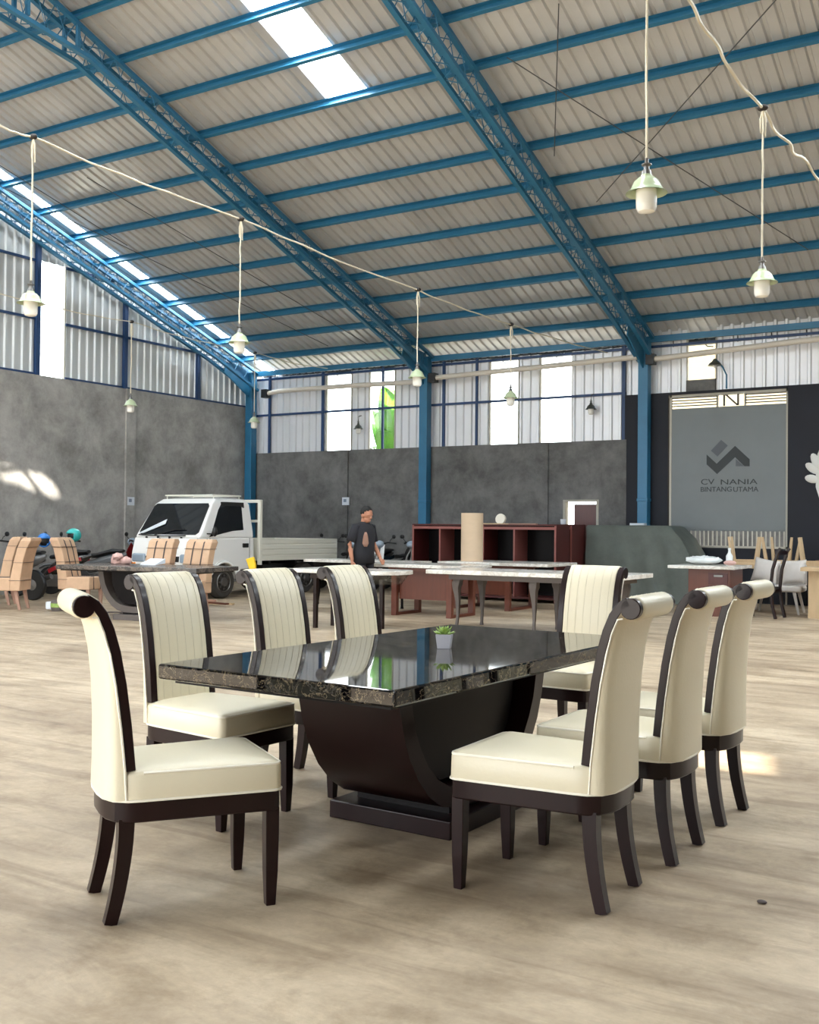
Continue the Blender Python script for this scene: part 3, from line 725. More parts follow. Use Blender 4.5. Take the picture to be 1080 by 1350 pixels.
# crumpled cloth and a bottle on the grey table
bm = nb(); rnd = random.Random(2)
for c, r in (((0, 0, 0.05), 0.09), ((0.12, 0.04, 0.045), 0.08), ((0.05, -0.05, 0.11), 0.07)): ell(bm, c, (r * 1.2, r, r * 0.8))
for v in bm.verts: v.co += Vector((rnd.uniform(-1, 1), rnd.uniform(-1, 1), rnd.uniform(-1, 1))) * 0.014; v.co.z = max(v.co.z, 0)
o = fin('cloth', bm, M['pink_cloth'], smooth=60); o.location = (-11.75, 10.9, 0.766); tag(o, 'crumpled pinkish cloth heap on the grey table', 'cloth')
bm = nb(); rings(bm, [[(0, 0, 0), (0.3, 0, 0), (0.3, 0.21, 0.02), (0, 0.21, 0.02)], [(0, 0, 0.006), (0.3, 0, 0.006), (0.3, 0.21, 0.09), (0, 0.21, 0.09)]])
o = fin('paper_sheet', bm, M['paper']); o.location = (-11.35, 10.95, 0.766); tag(o, 'white paper folder lying on the grey table beside the cloth', 'paper')

# grinder, hose and timber scraps on the floor
t = thing('power_tool', 'small grey and olive power tool with a hose on the floor by the wrapped chairs', 'tool', (-13.2, 11.05, 0), 0.3)
bm = nb(); lathe(bm, [(0.11, 0), (0.12, 0.05), (0.12, 0.14), (0.09, 0.17), (0.05, 0.18)], 16); fin('body', bm, M['grey_wood'], t, smooth=40)
bm = nb(); lathe(bm, [(0.122, 0.06), (0.124, 0.07), (0.124, 0.11), (0.122, 0.12)], 16); fin('band', bm, M['leaf'], t, smooth=40)
bm = nb(); box(bm, -0.2, -0.08, -0.06, 0.06, 0.02, 0.14); fin('head', bm, M['paper'], t, bevel=0.02)
bm = nb(); tube(bm, [(0.08, 0, 0.15), (0.16, 0.0, 0.18), (0.22, 0.02, 0.12), (0.24, 0.05, 0.02), (0.5, 0.1, 0.012), (0.9, -0.1, 0.012), (1.3, 0.05, 0.012)], 0.012, 6); fin('hose', bm, M['strap'], t, smooth=60)
for i, (x, y, a, l_, w, m, lab) in enumerate(((-12.5, 13.55, 0.3, 1.1, 0.10, 'raw_wood', 'pale wood offcut on the floor before the truck wheel'), (-12.2, 13.4, -0.2, 0.9, 0.08, 'brown', 'brown wood offcut lying below the truck door'), (-12.35, 13.25, 0.9, 0.6, 0.07, 'raw_leg', 'short reddish offcut nearest us in the scrap heap by the truck'))):
    bm = nb(); box(bm, -l_ / 2, l_ / 2, -w / 2, w / 2, 0, 0.03); o = fin('wood_offcut', bm, M[m]); o.location = (x, y, 0.031 * i); o.rotation_euler = (0, 0, a); tag(o, lab, 'wood', 'wood offcuts before the truck')
bm = nb(); ell(bm, (0, 0, 0.006), (0.018, 0.011, 0.007)); o = fin('stone_chip', bm, M['strap'], smooth=60); o.location = (-0.9, 3.89, 0); tag(o, 'tiny dark stone chip alone on the floor at lower right', 'stone')

# ------------------------------------------------------------------ pickup truck (nose towards the camera)
tr = thing('pickup_truck', 'white flatbed pickup truck parked in front of the grey wall', 'truck', (-14.0, 14.05, 0), -0.02)
W = 0.83
def side_T(x0=0): return Matrix(((0, 0, 1, x0), (1, 0, 0, 0), (0, 1, 0, 0), (0, 0, 0, 1)))
arch = [(0.76 + 0.36 * math.cos(a), 0.31 + 0.36 * math.sin(a)) for a in [PI * k / 12 for k in range(12, -1, -1)]]
lower = [(0.02, 0.3), (0.0, 0.42), (0.0, 0.62), (0.03, 0.85), (0.10, 1.12)]
poly_low = [(0.40, 0.31)] + [(0.02, 0.31)] + lower[1:] + [(1.58, 1.12), (1.60, 0.55), (1.22, 0.52), (1.12, 0.34)] + list(reversed(arch))[1:-1]
bm = nb(); prism(bm, poly_low, -W, W, side_T()); fin('cab_body', bm, M['white_paint'], tr, bevel=0.03, seg=3)
def sec(y0, y1, z, hw): return [(-hw, y0, z), (hw, y0, z), (hw, y1, z), (-hw, y1, z)]
bm = nb(); rings(bm, [sec(0.10, 1.58, 1.12, W), sec(0.18, 1.58, 1.24, W - 0.01), sec(0.52, 1.55, 1.76, W - 0.09), sec(0.66, 1.50, 1.85, W - 0.14), sec(0.85, 1.40, 1.875, W - 0.3)])
fin('cab_roof', bm, M['white_paint'], tr, bevel=0.035, seg=3)
# windscreen and side windows as slightly proud dark panes
def pane(name, pts, nrm, parent, m='glass_dark', th=0.012):
    bm = nb(); nrm = Vector(nrm).normalized() * th
    rings(bm, [[Vector(p) - nrm for p in pts], [Vector(p) + nrm for p in pts]]); return fin(name, bm, M[m], parent)
pane('windscreen', [(-0.76, 0.165, 1.22), (-0.70, 0.135, 1.175), (0.70, 0.135, 1.175), (0.76, 0.165, 1.22), (0.705, 0.485, 1.71), (0.66, 0.515, 1.755), (-0.66, 0.515, 1.755), (-0.705, 0.485, 1.71)], (0, -0.84, 0.55), tr)
bm = nb(); tube(bm, [(-0.72, 0.10, 1.17), (-0.1, 0.075, 1.15), (0.5, 0.09, 1.16)], 0.012, 6); tube(bm, [(-0.3, 0.095, 1.165), (0.15, 0.16, 1.27), (0.42, 0.165, 1.28)], 0.009, 6); fin('wiper', bm, M['black'], tr)
pane('windscreen_reflection', [(-0.74, 0.125, 1.2), (-0.62, 0.115, 1.2), (-0.15, 0.22, 1.375), (-0.17, 0.285, 1.46), (-0.45, 0.2, 1.33)], (0, -0.84, 0.55), tr, 'paper', 0.006)  # pale sheet standing in for a reflection on the windscreen
for sg in (1, -1):
    win = [(0.36, 1.135), (0.42, 1.2), (0.66, 1.64), (0.74, 1.735), (1.30, 1.735), (1.30, 1.27), (1.0, 1.25), (0.7, 1.2)]
    def onside(y, z): return (sg * (W - 0.005 - max(0, z - 1.12) * 0.135), y, z)
    pane('side_window', [onside(y, z) for y, z in win], (sg, 0, 0.15), tr)
    pane('rain_visor', [onside(y, z) for y, z in ((0.74, 1.72), (0.76, 1.79), (1.36, 1.79), (1.36, 1.69), (1.28, 1.72))], (sg, 0, 0.15), tr, 'black', 0.022)
    bm = nb(); box(bm, sg * W - 0.012, sg * W + 0.02, 1.26, 1.42, 0.94, 1.02); fin('door_handle', bm, M['black'], tr, bevel=0.01)
    for yy in (0.38, 1.46):
        bm = nb(); tube(bm, [(sg * (W + 0.001), yy, 0.62 if yy > 1 else 0.78), (sg * (W + 0.001), yy, 1.12)], 0.006, 5); fin('door_gap', bm, M['steel'], tr)
    bm = nb(); R_ = []
    arc = [(0.76 + r_ * math.cos(a), 0.31 + r_ * math.sin(a)) for r_ in (0.37,) for a in [PI * k / 14 for k in range(15)]]
    tube(bm, [(sg * (W + 0.005), y, z) for y, z in arc], 0.03, 8); fin('wheel_arch', bm, M['white_paint'], tr, smooth=60)
    bm = nb(); ell(bm, (sg * (W + 0.08), 0.42, 1.24), (0.05, 0.05, 0.09)); tube(bm, [(sg * (W - 0.02), 0.3, 1.2), (sg * (W + 0.06), 0.4, 1.2)], 0.012, 6); fin('wing_mirror', bm, M['black'], tr, smooth=60)
    bm = nb(); box(bm, sg * 0.62 - 0.17, sg * 0.62 + 0.17, -0.012, 0.05, 0.66, 0.82); fin('headlight', bm, M['headlamp'], tr, bevel=0.03)
    bm = nb(); box(bm, sg * 0.74 - 0.05, sg * 0.74 + 0.05, -0.015, 0.05, 0.60, 0.65); fin('indicator', bm, M['amber'], tr)
bm = nb(); box(bm, -0.42, 0.42, -0.012, 0.03, 0.68, 0.78); box(bm, -0.55, 0.55, -0.015, 0.02, 0.42, 0.52); fin('grille', bm, M['black'], tr)
bm = nb()
for q in (-0.5, -0.2, 0.1, 0.4): box(bm, q - 0.015, q + 0.015, 0.07, 0.1, 1.11, 1.14)
fin('washer_nozzle', bm, M['black'], tr)
bm = nb()
for yy in (0.7, 1.4): tube(bm, [(-0.6, yy, 1.92), (0.6, yy, 1.92)], 0.015, 6)
for q in (-0.6, 0.6): tube(bm, [(q, 0.65, 1.92), (q, 1.45, 1.92)], 0.015, 6); tube(bm, [(q, 0.7, 1.84), (q, 0.7, 1.92)], 0.01, 5); tube(bm, [(q, 1.4, 1.84), (q, 1.4, 1.92)], 0.01, 5)
fin('roof_rack', bm, M['bed_paint'], tr)
# load bed
bm = nb(); box(bm, -0.86, 0.86, 1.75, 4.2, 0.68, 0.74); fin('bed_floor', bm, M['bed_paint'], tr)
for sg in (1, -1):
    bm = nb(); z0, z1 = 0.68, 1.10; th = 0.02
    pr = [(th, z0)]
    for k in range(4):
        a = z0 + (z1 - z0) * k / 4; b = z0 + (z1 - z0) * (k + 1) / 4; g = (b - a) * 0.16
        pr += [(0.0, a + g * 0.4), (0.014, a + g), (0.014, b - g), (0.0, b - g * 0.4)]
    pr += [(0.016, z1 - 0.01), (0.016, z1), (-th, z1), (-th, z0)]
    lo = [(sg * (0.855 + p), 1.78, z) for p, z in pr]; hi = [(sg * (0.855 + p), 4.2, z) for p, z in pr]
    rings(bm, [lo, hi]); fin('bed_side', bm, M['bed_paint'], tr)
bm = nb(); box(bm, -0.86, 0.86, 4.17, 4.21, 0.68, 1.10); fin('tailgate', bm, M['bed_paint'], tr)
bm = nb(); box(bm, -0.86, 0.86, 1.75, 1.78, 0.68, 1.10)
for q in (-0.83, -0.42, 0, 0.42, 0.83): box(bm, q - 0.035, q + 0.035, 1.72, 1.79, 0.6, 1.86)
box(bm, -0.86, 0.86, 1.72, 1.79, 1.8, 1.86); box(bm, -0.86, 0.86, 1.73, 1.78, 1.42, 1.47); fin('headboard', bm, M['bed_paint'], tr, bevel=0.008)
bm = nb()
for q in (-0.35, 0.35): box(bm, q - 0.04, q + 0.04, 0.5, 4.1, 0.45, 0.6)
for yy in (2.1, 2.9, 3.9): box(bm, -0.8, 0.8, yy - 0.03, yy + 0.03, 0.6, 0.68)
box(bm, -0.7, 0.7, 0.5, 1.4, 0.4, 0.55); box(bm, 0.45, 0.78, 1.9, 2.5, 0.35, 0.6); fin('chassis', bm, M['black'], tr)
def wheel(parent, x, y, r, w):
    T = Matrix.Translation((x, y, r)) @ Matrix.Rotation(PI / 2, 4, 'Y')
    bm = nb(); lathe(bm, [(r * 0.62, -w / 2), (r * 0.9, -w / 2), (r, -w * 0.3), (r, w * 0.3), (r * 0.9, w / 2), (r * 0.62, w / 2)], 32, T, cap=True)
    wh = fin('wheel', bm, M['rubber'], parent, smooth=40)
    for s in (1, -1):
        bm = nb(); lathe(bm, [(r * 0.62, 0), (r * 0.58, 0.012), (r * 0.5, -0.01), (r * 0.28, 0.0), (r * 0.25, 0.03), (0.01, 0.03)], 24, T @ Matrix.Translation((0, 0, s * w / 2)) @ (Matrix.Scale(s, 4, (0, 0, 1))))
        for k in range(8):
            a = 2 * PI * k / 8; lathe(bm, [(0.022, 0.0), (0.022, 0.01)], 8, T @ Matrix.Translation((r * 0.4 * math.cos(a), r * 0.4 * math.sin(a), s * (w / 2 + 0.002))))
        fin('rim', bm, M['steel'], wh, smooth=40)
for sg in (1, -1):
    wheel(tr, sg * 0.735, 0.76, 0.305, 0.19); wheel(tr, sg * 0.70, 3.25, 0.305, 0.19)

# ------------------------------------------------------------------ scooters
def make_scooter(label, body, accent, group, cover=None):
    t = thing('motor_scooter', label, 'motorcycle', group=group)
    for x in (0.62, -0.62):
        T = Matrix.Translation((x, 0, 0.27)) @ Matrix.Rotation(PI / 2, 4, 'X')
        bm = nb(); lathe(bm, [(0.2, -0.045), (0.25, -0.045), (0.27, -0.02), (0.27, 0.02), (0.25, 0.045), (0.2, 0.045)], 24, T); w_ = fin('wheel', bm, M['black'], t, smooth=40)
        bm = nb(); lathe(bm, [(0.2, -0.03), (0.06, -0.05), (0.03, -0.06)], 16, T); lathe(bm, [(0.2, 0.03), (0.06, 0.05), (0.03, 0.06)], 16, T); fin('rim', bm, M['steel'], w_, smooth=40)
    def R(x, z, w, h): return [(x, w * math.cos(2 * PI * k / 12), z + h * math.sin(2 * PI * k / 12)) for k in range(12)]
    bm = nb(); rings(bm, [R(-0.88, 0.78, 0.03, 0.03), R(-0.7, 0.72, 0.11, 0.1), R(-0.4, 0.62, 0.15, 0.13), R(-0.12, 0.5, 0.14, 0.14), R(0.05, 0.36, 0.13, 0.08), R(0.3, 0.32, 0.13, 0.06), R(0.42, 0.34, 0.12, 0.06)]); fin('body_panel', bm, body, t, smooth=60)
    bm = nb(); rings(bm, [[(x + s, w * math.cos(2 * PI * k / 12), z + 0.05 * math.sin(2 * PI * k / 12) * 0.6) for k in range(12)] for x, z, w, s in ((0.42, 0.34, 0.15, 0), (0.44, 0.5, 0.19, 0), (0.42, 0.68, 0.2, 0), (0.38, 0.85, 0.17, 0), (0.33, 0.98, 0.12, 0))]); fin('leg_shield', bm, accent, t, smooth=60)
    bm = nb(); rings(bm, [R(0.86, 0.5, 0.03, 0.02), R(0.74, 0.56, 0.07, 0.03), R(0.6, 0.58, 0.08, 0.03), R(0.42, 0.5, 0.06, 0.03)]); fin('front_mudguard', bm, body, t, smooth=60)
    bm = nb()
    for s in (-1, 1): bar(bm, [(-0.75, s * 0.155, 0.72), (-0.35, s * 0.165, 0.6), (-0.1, s * 0.15, 0.48)], 0.02, 0.07)
    fin('side_stripe', bm, accent, t)
    bm = nb(); rings(bm, [R(-0.82, 0.85, 0.08, 0.03), R(-0.6, 0.84, 0.13, 0.05), R(-0.3, 0.76, 0.13, 0.05), R(-0.08, 0.74, 0.09, 0.04)]); fin('seat', bm, M['black'], t, smooth=60)
    bm = nb(); tube(bm, [(0.64, -0.07, 0.27), (0.45, -0.06, 0.75), (0.36, 0, 0.95)], 0.022, 8); tube(bm, [(0.64, 0.07, 0.27), (0.45, 0.06, 0.75), (0.36, 0, 0.95)], 0.022, 8); fin('fork', bm, M['steel'], t, smooth=60)
    bm = nb(); tube(bm, [(0.2, -0.34, 1.02), (0.3, -0.2, 1.04), (0.33, 0, 1.0), (0.3, 0.2, 1.04), (0.2, 0.34, 1.02)], 0.018, 8); hb = fin('handlebar', bm, M['black'], t, smooth=60)
    bm = nb(); ell(bm, (0.38, 0, 1.0), (0.1, 0.12, 0.08)); fin('headlight', bm, M['headlamp'], t, smooth=60)
    for s in (-1, 1):
        bm = nb(); tube(bm, [(0.28, s * 0.22, 1.04), (0.3, s * 0.28, 1.1), (0.28, s * 0.33, 1.14)], 0.007, 6); ell(bm, (0.27, s * 0.35, 1.16), (0.02, 0.06, 0.045)); fin('mirror', bm, M['black'], t, smooth=60)
    bm = nb(); tube(bm, [(-0.1, -0.12, 0.25), (-0.5, -0.18, 0.3), (-0.85, -0.19, 0.42)], [0.03, 0.05, 0.05], 10); fin('exhaust', bm, M['steel'], t, smooth=60)
    bm = nb(); box(bm, -0.4, 0.1, -0.1, 0.1, 0.2, 0.42); tube(bm, [(0.0, 0.1, 0.25), (-0.06, 0.26, 0.02)], 0.012, 6); fin('engine', bm, M['steel'], t, bevel=0.03)
    return t
GL = 'motorcycles along the left wall'; GR = 'motorcycles by the back wall'
s1 = make_scooter('black motorcycle with red side panel between the wrapped chairs, blue helmet on it', M['scoot_black'], M['red'], GL)
s1.location = (-15.9, 13.05, 0); s1.rotation_euler = (0, 0, math.radians(200))
s2 = make_scooter('grey motorcycle nearest the left wall, mirror raised above the wrapped chairs', M['scoot_grey'], M['scoot_grey'], GL)
s2.location = (-16.0, 12.2, 0); s2.rotation_euler = (0, 0, math.radians(192))
s3 = dup(s2, 'dark motorcycle carrying the teal helmet, before the grey wall', (-15.95, 13.9, 0), math.radians(205), group=GL)
s4 = dup(s1, 'black motorcycle with slanted seat just left of the truck', (-15.95, 15.6, 0), math.radians(190), group=GL)
s5 = make_scooter('black motorcycle at the truck nose, headlight towards the wall', M['scoot_black'], M['scoot_black'], GL); s5.location = (-15.95, 16.8, 0); s5.rotation_euler = (0, 0, math.radians(170))
s6 = make_scooter('black motorcycle with white front fairing, right of the standing man', M['scoot_black'], M['white_panel'], GR); s6.location = (-11.85, 18.6, 0); s6.rotation_euler = (0, 0, math.radians(250))
dup(s5, 'black motorcycle directly behind the standing man', (-12.65, 18.75, 0), math.radians(262), group=GR)
dup(s5, 'black motorcycle beside the left end of the mahogany bookcase', (-11.25, 18.8, 0), math.radians(262), group=GR)
dup(s2, 'grey motorcycle behind the truck tailgate, left of the standing man', (-13.6, 19.15, 0), math.radians(258), group=GR)
dup(s6, 'second white-fronted motorcycle, half hidden by the bookcase', (-10.6, 19.0, 0), math.radians(265), group=GR)
def helmet(loc, rz, m, lab):
    t = thing('helmet', lab, 'helmet', loc, rz)
    bm = nb(); ell(bm, (0, 0, 0.12), (0.15, 0.125, 0.135), 20, 12)
    bmesh.ops.delete(bm, geom=[v for v in bm.verts if v.co.x > 0.08 and v.co.z < 0.14], context='VERTS'); o = fin('shell', bm, m, t, smooth=60); o.modifiers.new('thickness', 'SOLIDIFY').thickness = 0.015
    bm = nb(); ell(bm, (-0.01, 0, 0.11), (0.13, 0.11, 0.11), 16, 10); fin('liner', bm, M['black'], t, smooth=60)
helmet((-15.96, 13.0, 0.93), -0.9, M['blue_helmet'], 'blue open helmet resting on the motorcycle between the wrapped chairs')
helmet((-16.15, 13.85, 1.02), -1.9, M['teal_helmet'], 'teal helmet on a motorcycle mirror before the left wall')
helmet((-12.63, 18.6, 1.02), 1.2, M['scoot_black'], 'black helmet on the motorcycle behind the man')

# ------------------------------------------------------------------ white-topped tables, desks, bookcases
def slab(x0, x1, y0, y1, z, th, m, parent, rnd_end=False):
    bm = nb()
    if rnd_end:
        r = (y1 - y0) / 2; pts = [(x0, y1), (x0, y0)] + [(x1 - r * 0.7 + r * 0.7 * math.cos(a), (y0 + y1) / 2 + r * math.sin(a)) for a in [-PI / 2 + PI * k / 12 for k in range(13)]]
        prism(bm, pts, z - th, z)
    else: box(bm, x0, x1, y0, y1, z - th, z)
    return fin('tabletop', bm, m, parent, bevel=0.006)
def cabriole(parent, x, y, sx, sy, h, m):
    bm = nb(); d = Vector((sx, sy, 0)).normalized() * 0.5
    prof = [(0.0, 0.022, 0.06), (0.05, 0.017, 0.05), (0.18, 0.018, 0.02), (0.38, 0.027, 0.02), (0.54, 0.042, 0.06), (h - 0.1, 0.055, 0.05), (h - 0.05, 0.05, 0.02), (h, 0.055, 0.0)]
    bar(bm, [(x + d.x * o, y + d.y * o, z) for z, r, o in prof], [2 * r for z, r, o in prof], [2 * r for z, r, o in prof], up=Vector((0, 1, 0)))
    return fin('leg', bm, m, parent, smooth=35, bevel=0.004)
t = thing('marble_table', 'long white marble table on dark curved legs, nearest behind the black table', 'table', (-7.2, 12.1, 0), group=None)
slab(0, 2.78, 0, 1.05, 0.785, 0.055, M['marble_white'], t)
bm = nb(); box(bm, 0.3, 2.6, 0.1, 0.95, 0.66, 0.73); fin('apron', bm, M['grey_wood'], t)
for x in (0.4, 1.51, 2.45):
    for y in (0.2, 0.88): cabriole(t, x, y, (-1 if x < 1 else 1 if x > 2 else 0.01), -1 if y < 0.5 else 1, 0.7, M['grey_wood'])
t = thing('round_end_table', 'white round-ended table in clear plastic wrap, right of the third cream chair', 'table', (-8.75, 11.05, 0))
slab(0, 1.66, 0, 0.8, 0.785, 0.05, M['marble_white'], t, True)
bm = nb(); rnd = random.Random(3); R = []
for k in range(7):
    z = 0.74 - 0.022 * k
    R.append([(1.62 - 0.35 + 0.36 * math.cos(a) - 0.02 * k + rnd.uniform(-.012, .012), 0.4 + 0.38 * math.sin(a) + rnd.uniform(-.012, .012), z + rnd.uniform(-.006, .006)) for a in [-PI / 2 + PI * j / 20 for j in range(21)]])
rings(bm, R, cap=False, closed=False)
o = fin('plastic_wrap', bm, M['pane'], t, smooth=60); o.modifiers.new('thickness', 'SOLIDIFY').thickness = 0.002
bm = nb(); box(bm, 0.3, 1.2, 0.15, 0.65, 0.66, 0.735); fin('apron', bm, M['espresso'], t)
for x in (0.36, 0.75): bm = nb(); bar(bm, [(x, 0.2, 0), (x, 0.2, 0.66)], 0.05, 0.05, up=Vector((0, 1, 0))); fin('leg', bm, M['espresso'], t)
for x in (0.36, 1.15): bm = nb(); bar(bm, [(x, 0.6, 0), (x, 0.6, 0.66)], 0.05, 0.05, up=Vector((0, 1, 0))); fin('leg', bm, M['espresso'], t)
t = thing('marble_table', 'long white marble table behind the man, farthest left of the white tables', 'table', (-11.2, 14.65, 0))
slab(0, 2.2, 0, 0.68, 0.785, 0.05, M['marble_white'], t)
bm = nb(); box(bm, 0.15, 2.05, 0.08, 0.6, 0.66, 0.735); fin('apron', bm, M['espresso_black'], t)
for x in (0.25, 1.95):
    for y in (0.13, 0.55): cabriole(t, x, y, -1 if x < 1 else 1, -1 if y < 0.4 else 1, 0.7, M['espresso_black'])
def sled_desk(label, loc, wx, dy, top):
    t = thing('office_desk', label, 'desk', loc, group=None)
    slab(top[0], top[1], top[2], top[3], 0.785, 0.05, M['marble_white'], t)
    bm = nb(); box(bm, 0.04, wx - 0.04, 0.10, 0.14, 0.25, 0.735); fin('modesty_panel', bm, M['brown'], t)
    bm = nb(); box(bm, -0.1, wx + 0.1, 0, dy, 0.68, 0.735); fin('under_top', bm, M['brown'], t)
    for x in (0, wx):
        bm = nb()
        for y in (0.04, dy - 0.06): box(bm, x - 0.045, x + 0.045, y - 0.04, y + 0.04, 0, 0.7)
        box(bm, x - 0.045, x + 0.045, 0.08, dy - 0.1, 0, 0.045); fin('sled_leg', bm, M['brown'], t, bevel=0.004)
sled_desk('brown desk with sled legs and white top, left one beside the standing man', (-8.66, 13.6, 0), 0.97, 0.78, (-0.75, 1.2, -0.06, 0.95))
sled_desk('brown desk with sled legs and white top, right one before the mahogany bookcases', (-8.6, 15.4, 0), 0.98, 1.0, (-0.3, 1.72, -0.06, 1.15))

def bookcase(label, loc, w, d, h, posts):
    t = thing('bookcase', label, 'cabinet', loc, group='mahogany bookcase units')
    for x in (0, w - 0.035): bm = nb(); box(bm, x, x + 0.035, 0, d, 0.0, h); fin('side_panel', bm, M['mahogany'], t)
    for x in (0, w - 0.035): bm = nb(); box(bm, x, x + 0.035, -0.012, 0, 0.0, h); fin('edge_strip', bm, M['mahogany_light'], t)
    bm = nb(); box(bm, 0, w, -0.012, d, h, h + 0.025); fin('top_panel', bm, M['mahogany'], t)
    bm = nb(); box(bm, 0.035, w - 0.035, -0.012, 0.01, h - 0.07, h - 0.02); fin('top_rail', bm, M['mahogany_light'], t)
    bm = nb(); box(bm, 0.035, w - 0.035, 0, d, 0.06, 0.1); fin('bottom_shelf', bm, M['mahogany'], t)
    for x in posts: bm = nb(); box(bm, x - 0.016, x + 0.016, -0.008, d * 0.9, 0.1, h - 0.05); fin('divider', bm, M['mahogany_light'], t)
    bm = nb(); box(bm, 0.035, w - 0.035, 0.05, d - 0.05, 0.55, 0.58); fin('shelf', bm, M['mahogany'], t)
    bm = nb(); box(bm, 0.035, w - 0.035, d - 0.02, d, 0.08, h); fin('shade_back_panel', bm, M['espresso_black'], t)  # near-black colour stands in for the shade inside the bookcase
    return t
b1 = bookcase('open mahogany bookcase, left unit of the row behind the white tables', (-10.72, 17.5, 0), 1.52, 0.6, 1.40, (0.62,))
bookcase('open mahogany bookcase, right unit of the front row beside the grey cover', (-9.18, 17.5, 0), 1.5, 0.6, 1.40, (0.66,))
b3 = bookcase('mahogany bookcase standing right behind the right-hand unit, its side panel showing', (-9.18, 18.22, 0), 1.5, 0.66, 1.41, (0.8,))
bm = nb(); lathe(bm, [(0.085, 0), (0.085, 1.2), (0.07, 1.2), (0.07, 1.19)], 24)
o = fin('cardboard_tube', bm, M['cardboard'], smooth=40); o.location = (-8.95, 16.2, 0.79); o.rotation_euler = (0.0, 0.0, 0)
o.location = (-8.46, 15.75, 0.786); o.scale = (2.2, 2.2, 0.68)
tag(o, 'tall tan cardboard tube standing up on the white desk top before the bookcase', 'tube')
t = thing('packing_tape_roll', 'round white roll resting on top of the mahogany bookcase', 'roll', (-8.95, 17.8, 1.425))
bm = nb(); lathe(bm, [(0.07, -0.03), (0.1, -0.03), (0.1, 0.03), (0.07, 0.03)], 20, Matrix.Translation((0, 0, 0.1)) @ Matrix.Rotation(PI / 2 - 0.2, 4, 'X')); fin('roll', bm, M['piping'], t, smooth=40)
for i, (x, y, a, l_, lab) in enumerate(((-9.0, 17.66, 0.5, 0.55, 'pale lath leaning flat under the white roll on the bookcase'), (-8.45, 17.72, -0.12, 0.6, 'brownish lath on top of the right bookcase'), (-9.5, 17.8, 0.1, 0.5, 'pale lath on top of the left bookcase'))):
    bm = nb(); box(bm, -l_ / 2, l_ / 2, -0.03, 0.03, 0, 0.02); o = fin('wood_lath', bm, M['raw_wood' if i != 1 else 'raw_leg']); o.location = (x, y, 1.426); o.rotation_euler = (0, 0, a); tag(o, lab, 'wood')
for x, y, w, lab, m in ((-7.98, 18.5, 0.09, 'small white cup at the end of the bookcase top near the open door', 'paper'),):
    bm = nb(); lathe(bm, [(0.03, 0), (0.05, 0.01), (0.055, 0.1), (0.048, 0.1), (0.045, 0.02)], 16); o = fin('cup', bm, M[m], smooth=40); o.location = (x, y, 1.436); tag(o, lab, 'cup')

# grey tarpaulin over a stack, right of the bookcases
bm = nb(); R = []
def cov(x0, x1, y0, y1, z, wob, seed):
    rn = random.Random(seed); out = []
    for i in range(14): out.append((x0 + (x1 - x0) * i / 14, y0 + wob * math.sin(i * 1.9 + seed), z))
    for i in range(6): out.append((x1 + wob * math.sin(i * 2.3), y0 + (y1 - y0) * i / 6, z))
    for i in range(14): out.append((x1 - (x1 - x0) * i / 14, y1, z))
    for i in range(6): out.append((x0 - wob * math.sin(i * 2.1), y1 - (y1 - y0) * i / 6, z))
    return out
rings(bm, [cov(-7.6, -5.42, 18.55, 19.7, 0.02, 0.06, 1), cov(-7.6, -5.5, 18.62, 19.7, 0.4, 0.05, 1), cov(-7.62, -5.62, 18.7, 19.7, 0.9, 0.035, 1), cov(-7.62, -5.8, 18.76, 19.7, 1.2, 0.02, 1), cov(-7.64, -6.02, 18.8, 19.7, 1.4, 0.008, 1), cov(-7.62, -6.1, 18.84, 19.68, 1.43, 0, 1)])
tag(fin('tarpaulin', bm, M['tarp'], smooth=50), 'dark grey-green tarpaulin draped over a tall stack beside the bookcases', 'cover')
bm = nb(); box(bm, -0.14, 0.14, -0.08, 0.08, 0, 0.04); o = fin('folded_paper', bm, M['paper']); o.location = (-6.75, 19.2, 1.432); tag(o, 'small white packet lying on top of the grey tarpaulin', 'paper')

# ------------------------------------------------------------------ grey gate with the company sign
GY = YB + 0.03
g = thing('sliding_gate', 'grey steel gate with the dark company sign and barred top', 'gate', (0, 0, 0))
bm = nb(); box(bm, GX0 + 0.06, GX1, GY, GY + 0.03, 1.34, 3.70); fin('gate_panel', bm, M['gate_grey'], g)
bm = nb(); box(bm, GX0, GX1, GY, GY + 0.04, 0.0, 1.03); fin('kick_panel', bm, M['navy'], g)
bm = nb(); box(bm, GX0 + 0.02, GX0 + 0.06, GY - 0.01, GY + 0.05, 0, 3.97); box(bm, GX1 - 0.04, GX1, GY - 0.01, GY + 0.05, 0, 3.97); box(bm, GX0, GX1, GY - 0.01, GY + 0.05, 3.92, 3.97); box(bm, GX0, GX1, GY - 0.01, GY + 0.05, 1.02, 1.06); fin('gate_frame', bm, M['gate_frame'], g)
for k in range(4):
    z = 3.74 + k * 0.052
    bm = nb(); box(bm, GX0 + 0.06, -5.5, GY, GY + 0.02, z, z + 0.02); fin('top_bar', bm, M['black'], g)
    bm = nb(); box(bm, -4.98, GX1 - 0.04, GY, GY + 0.02, z, z + 0.02); fin('top_bar', bm, M['black'], g)
for x in (-5.5, -4.98): bm = nb(); box(bm, x - 0.02, x + 0.02, GY, GY + 0.025, 3.7, 3.93); fin('monogram_post', bm, M['gate_frame'], g)
bm = nb(); box(bm, -5.39, -5.355, GY - 0.005, GY + 0.02, 3.71, 3.95); box(bm, -5.13, -5.095, GY - 0.005, GY + 0.02, 3.71, 3.95)
prism(bm, [(-5.39, 3.95), (-5.345, 3.95), (-5.095, 3.71), (-5.14, 3.71)], -GY - 0.02, -GY + 0.005, Matrix(((1, 0, 0, 0), (0, 0, -1, 0), (0, 1, 0, 0), (0, 0, 0, 1)))); fin('monogram_letter', bm, M['black'], g)
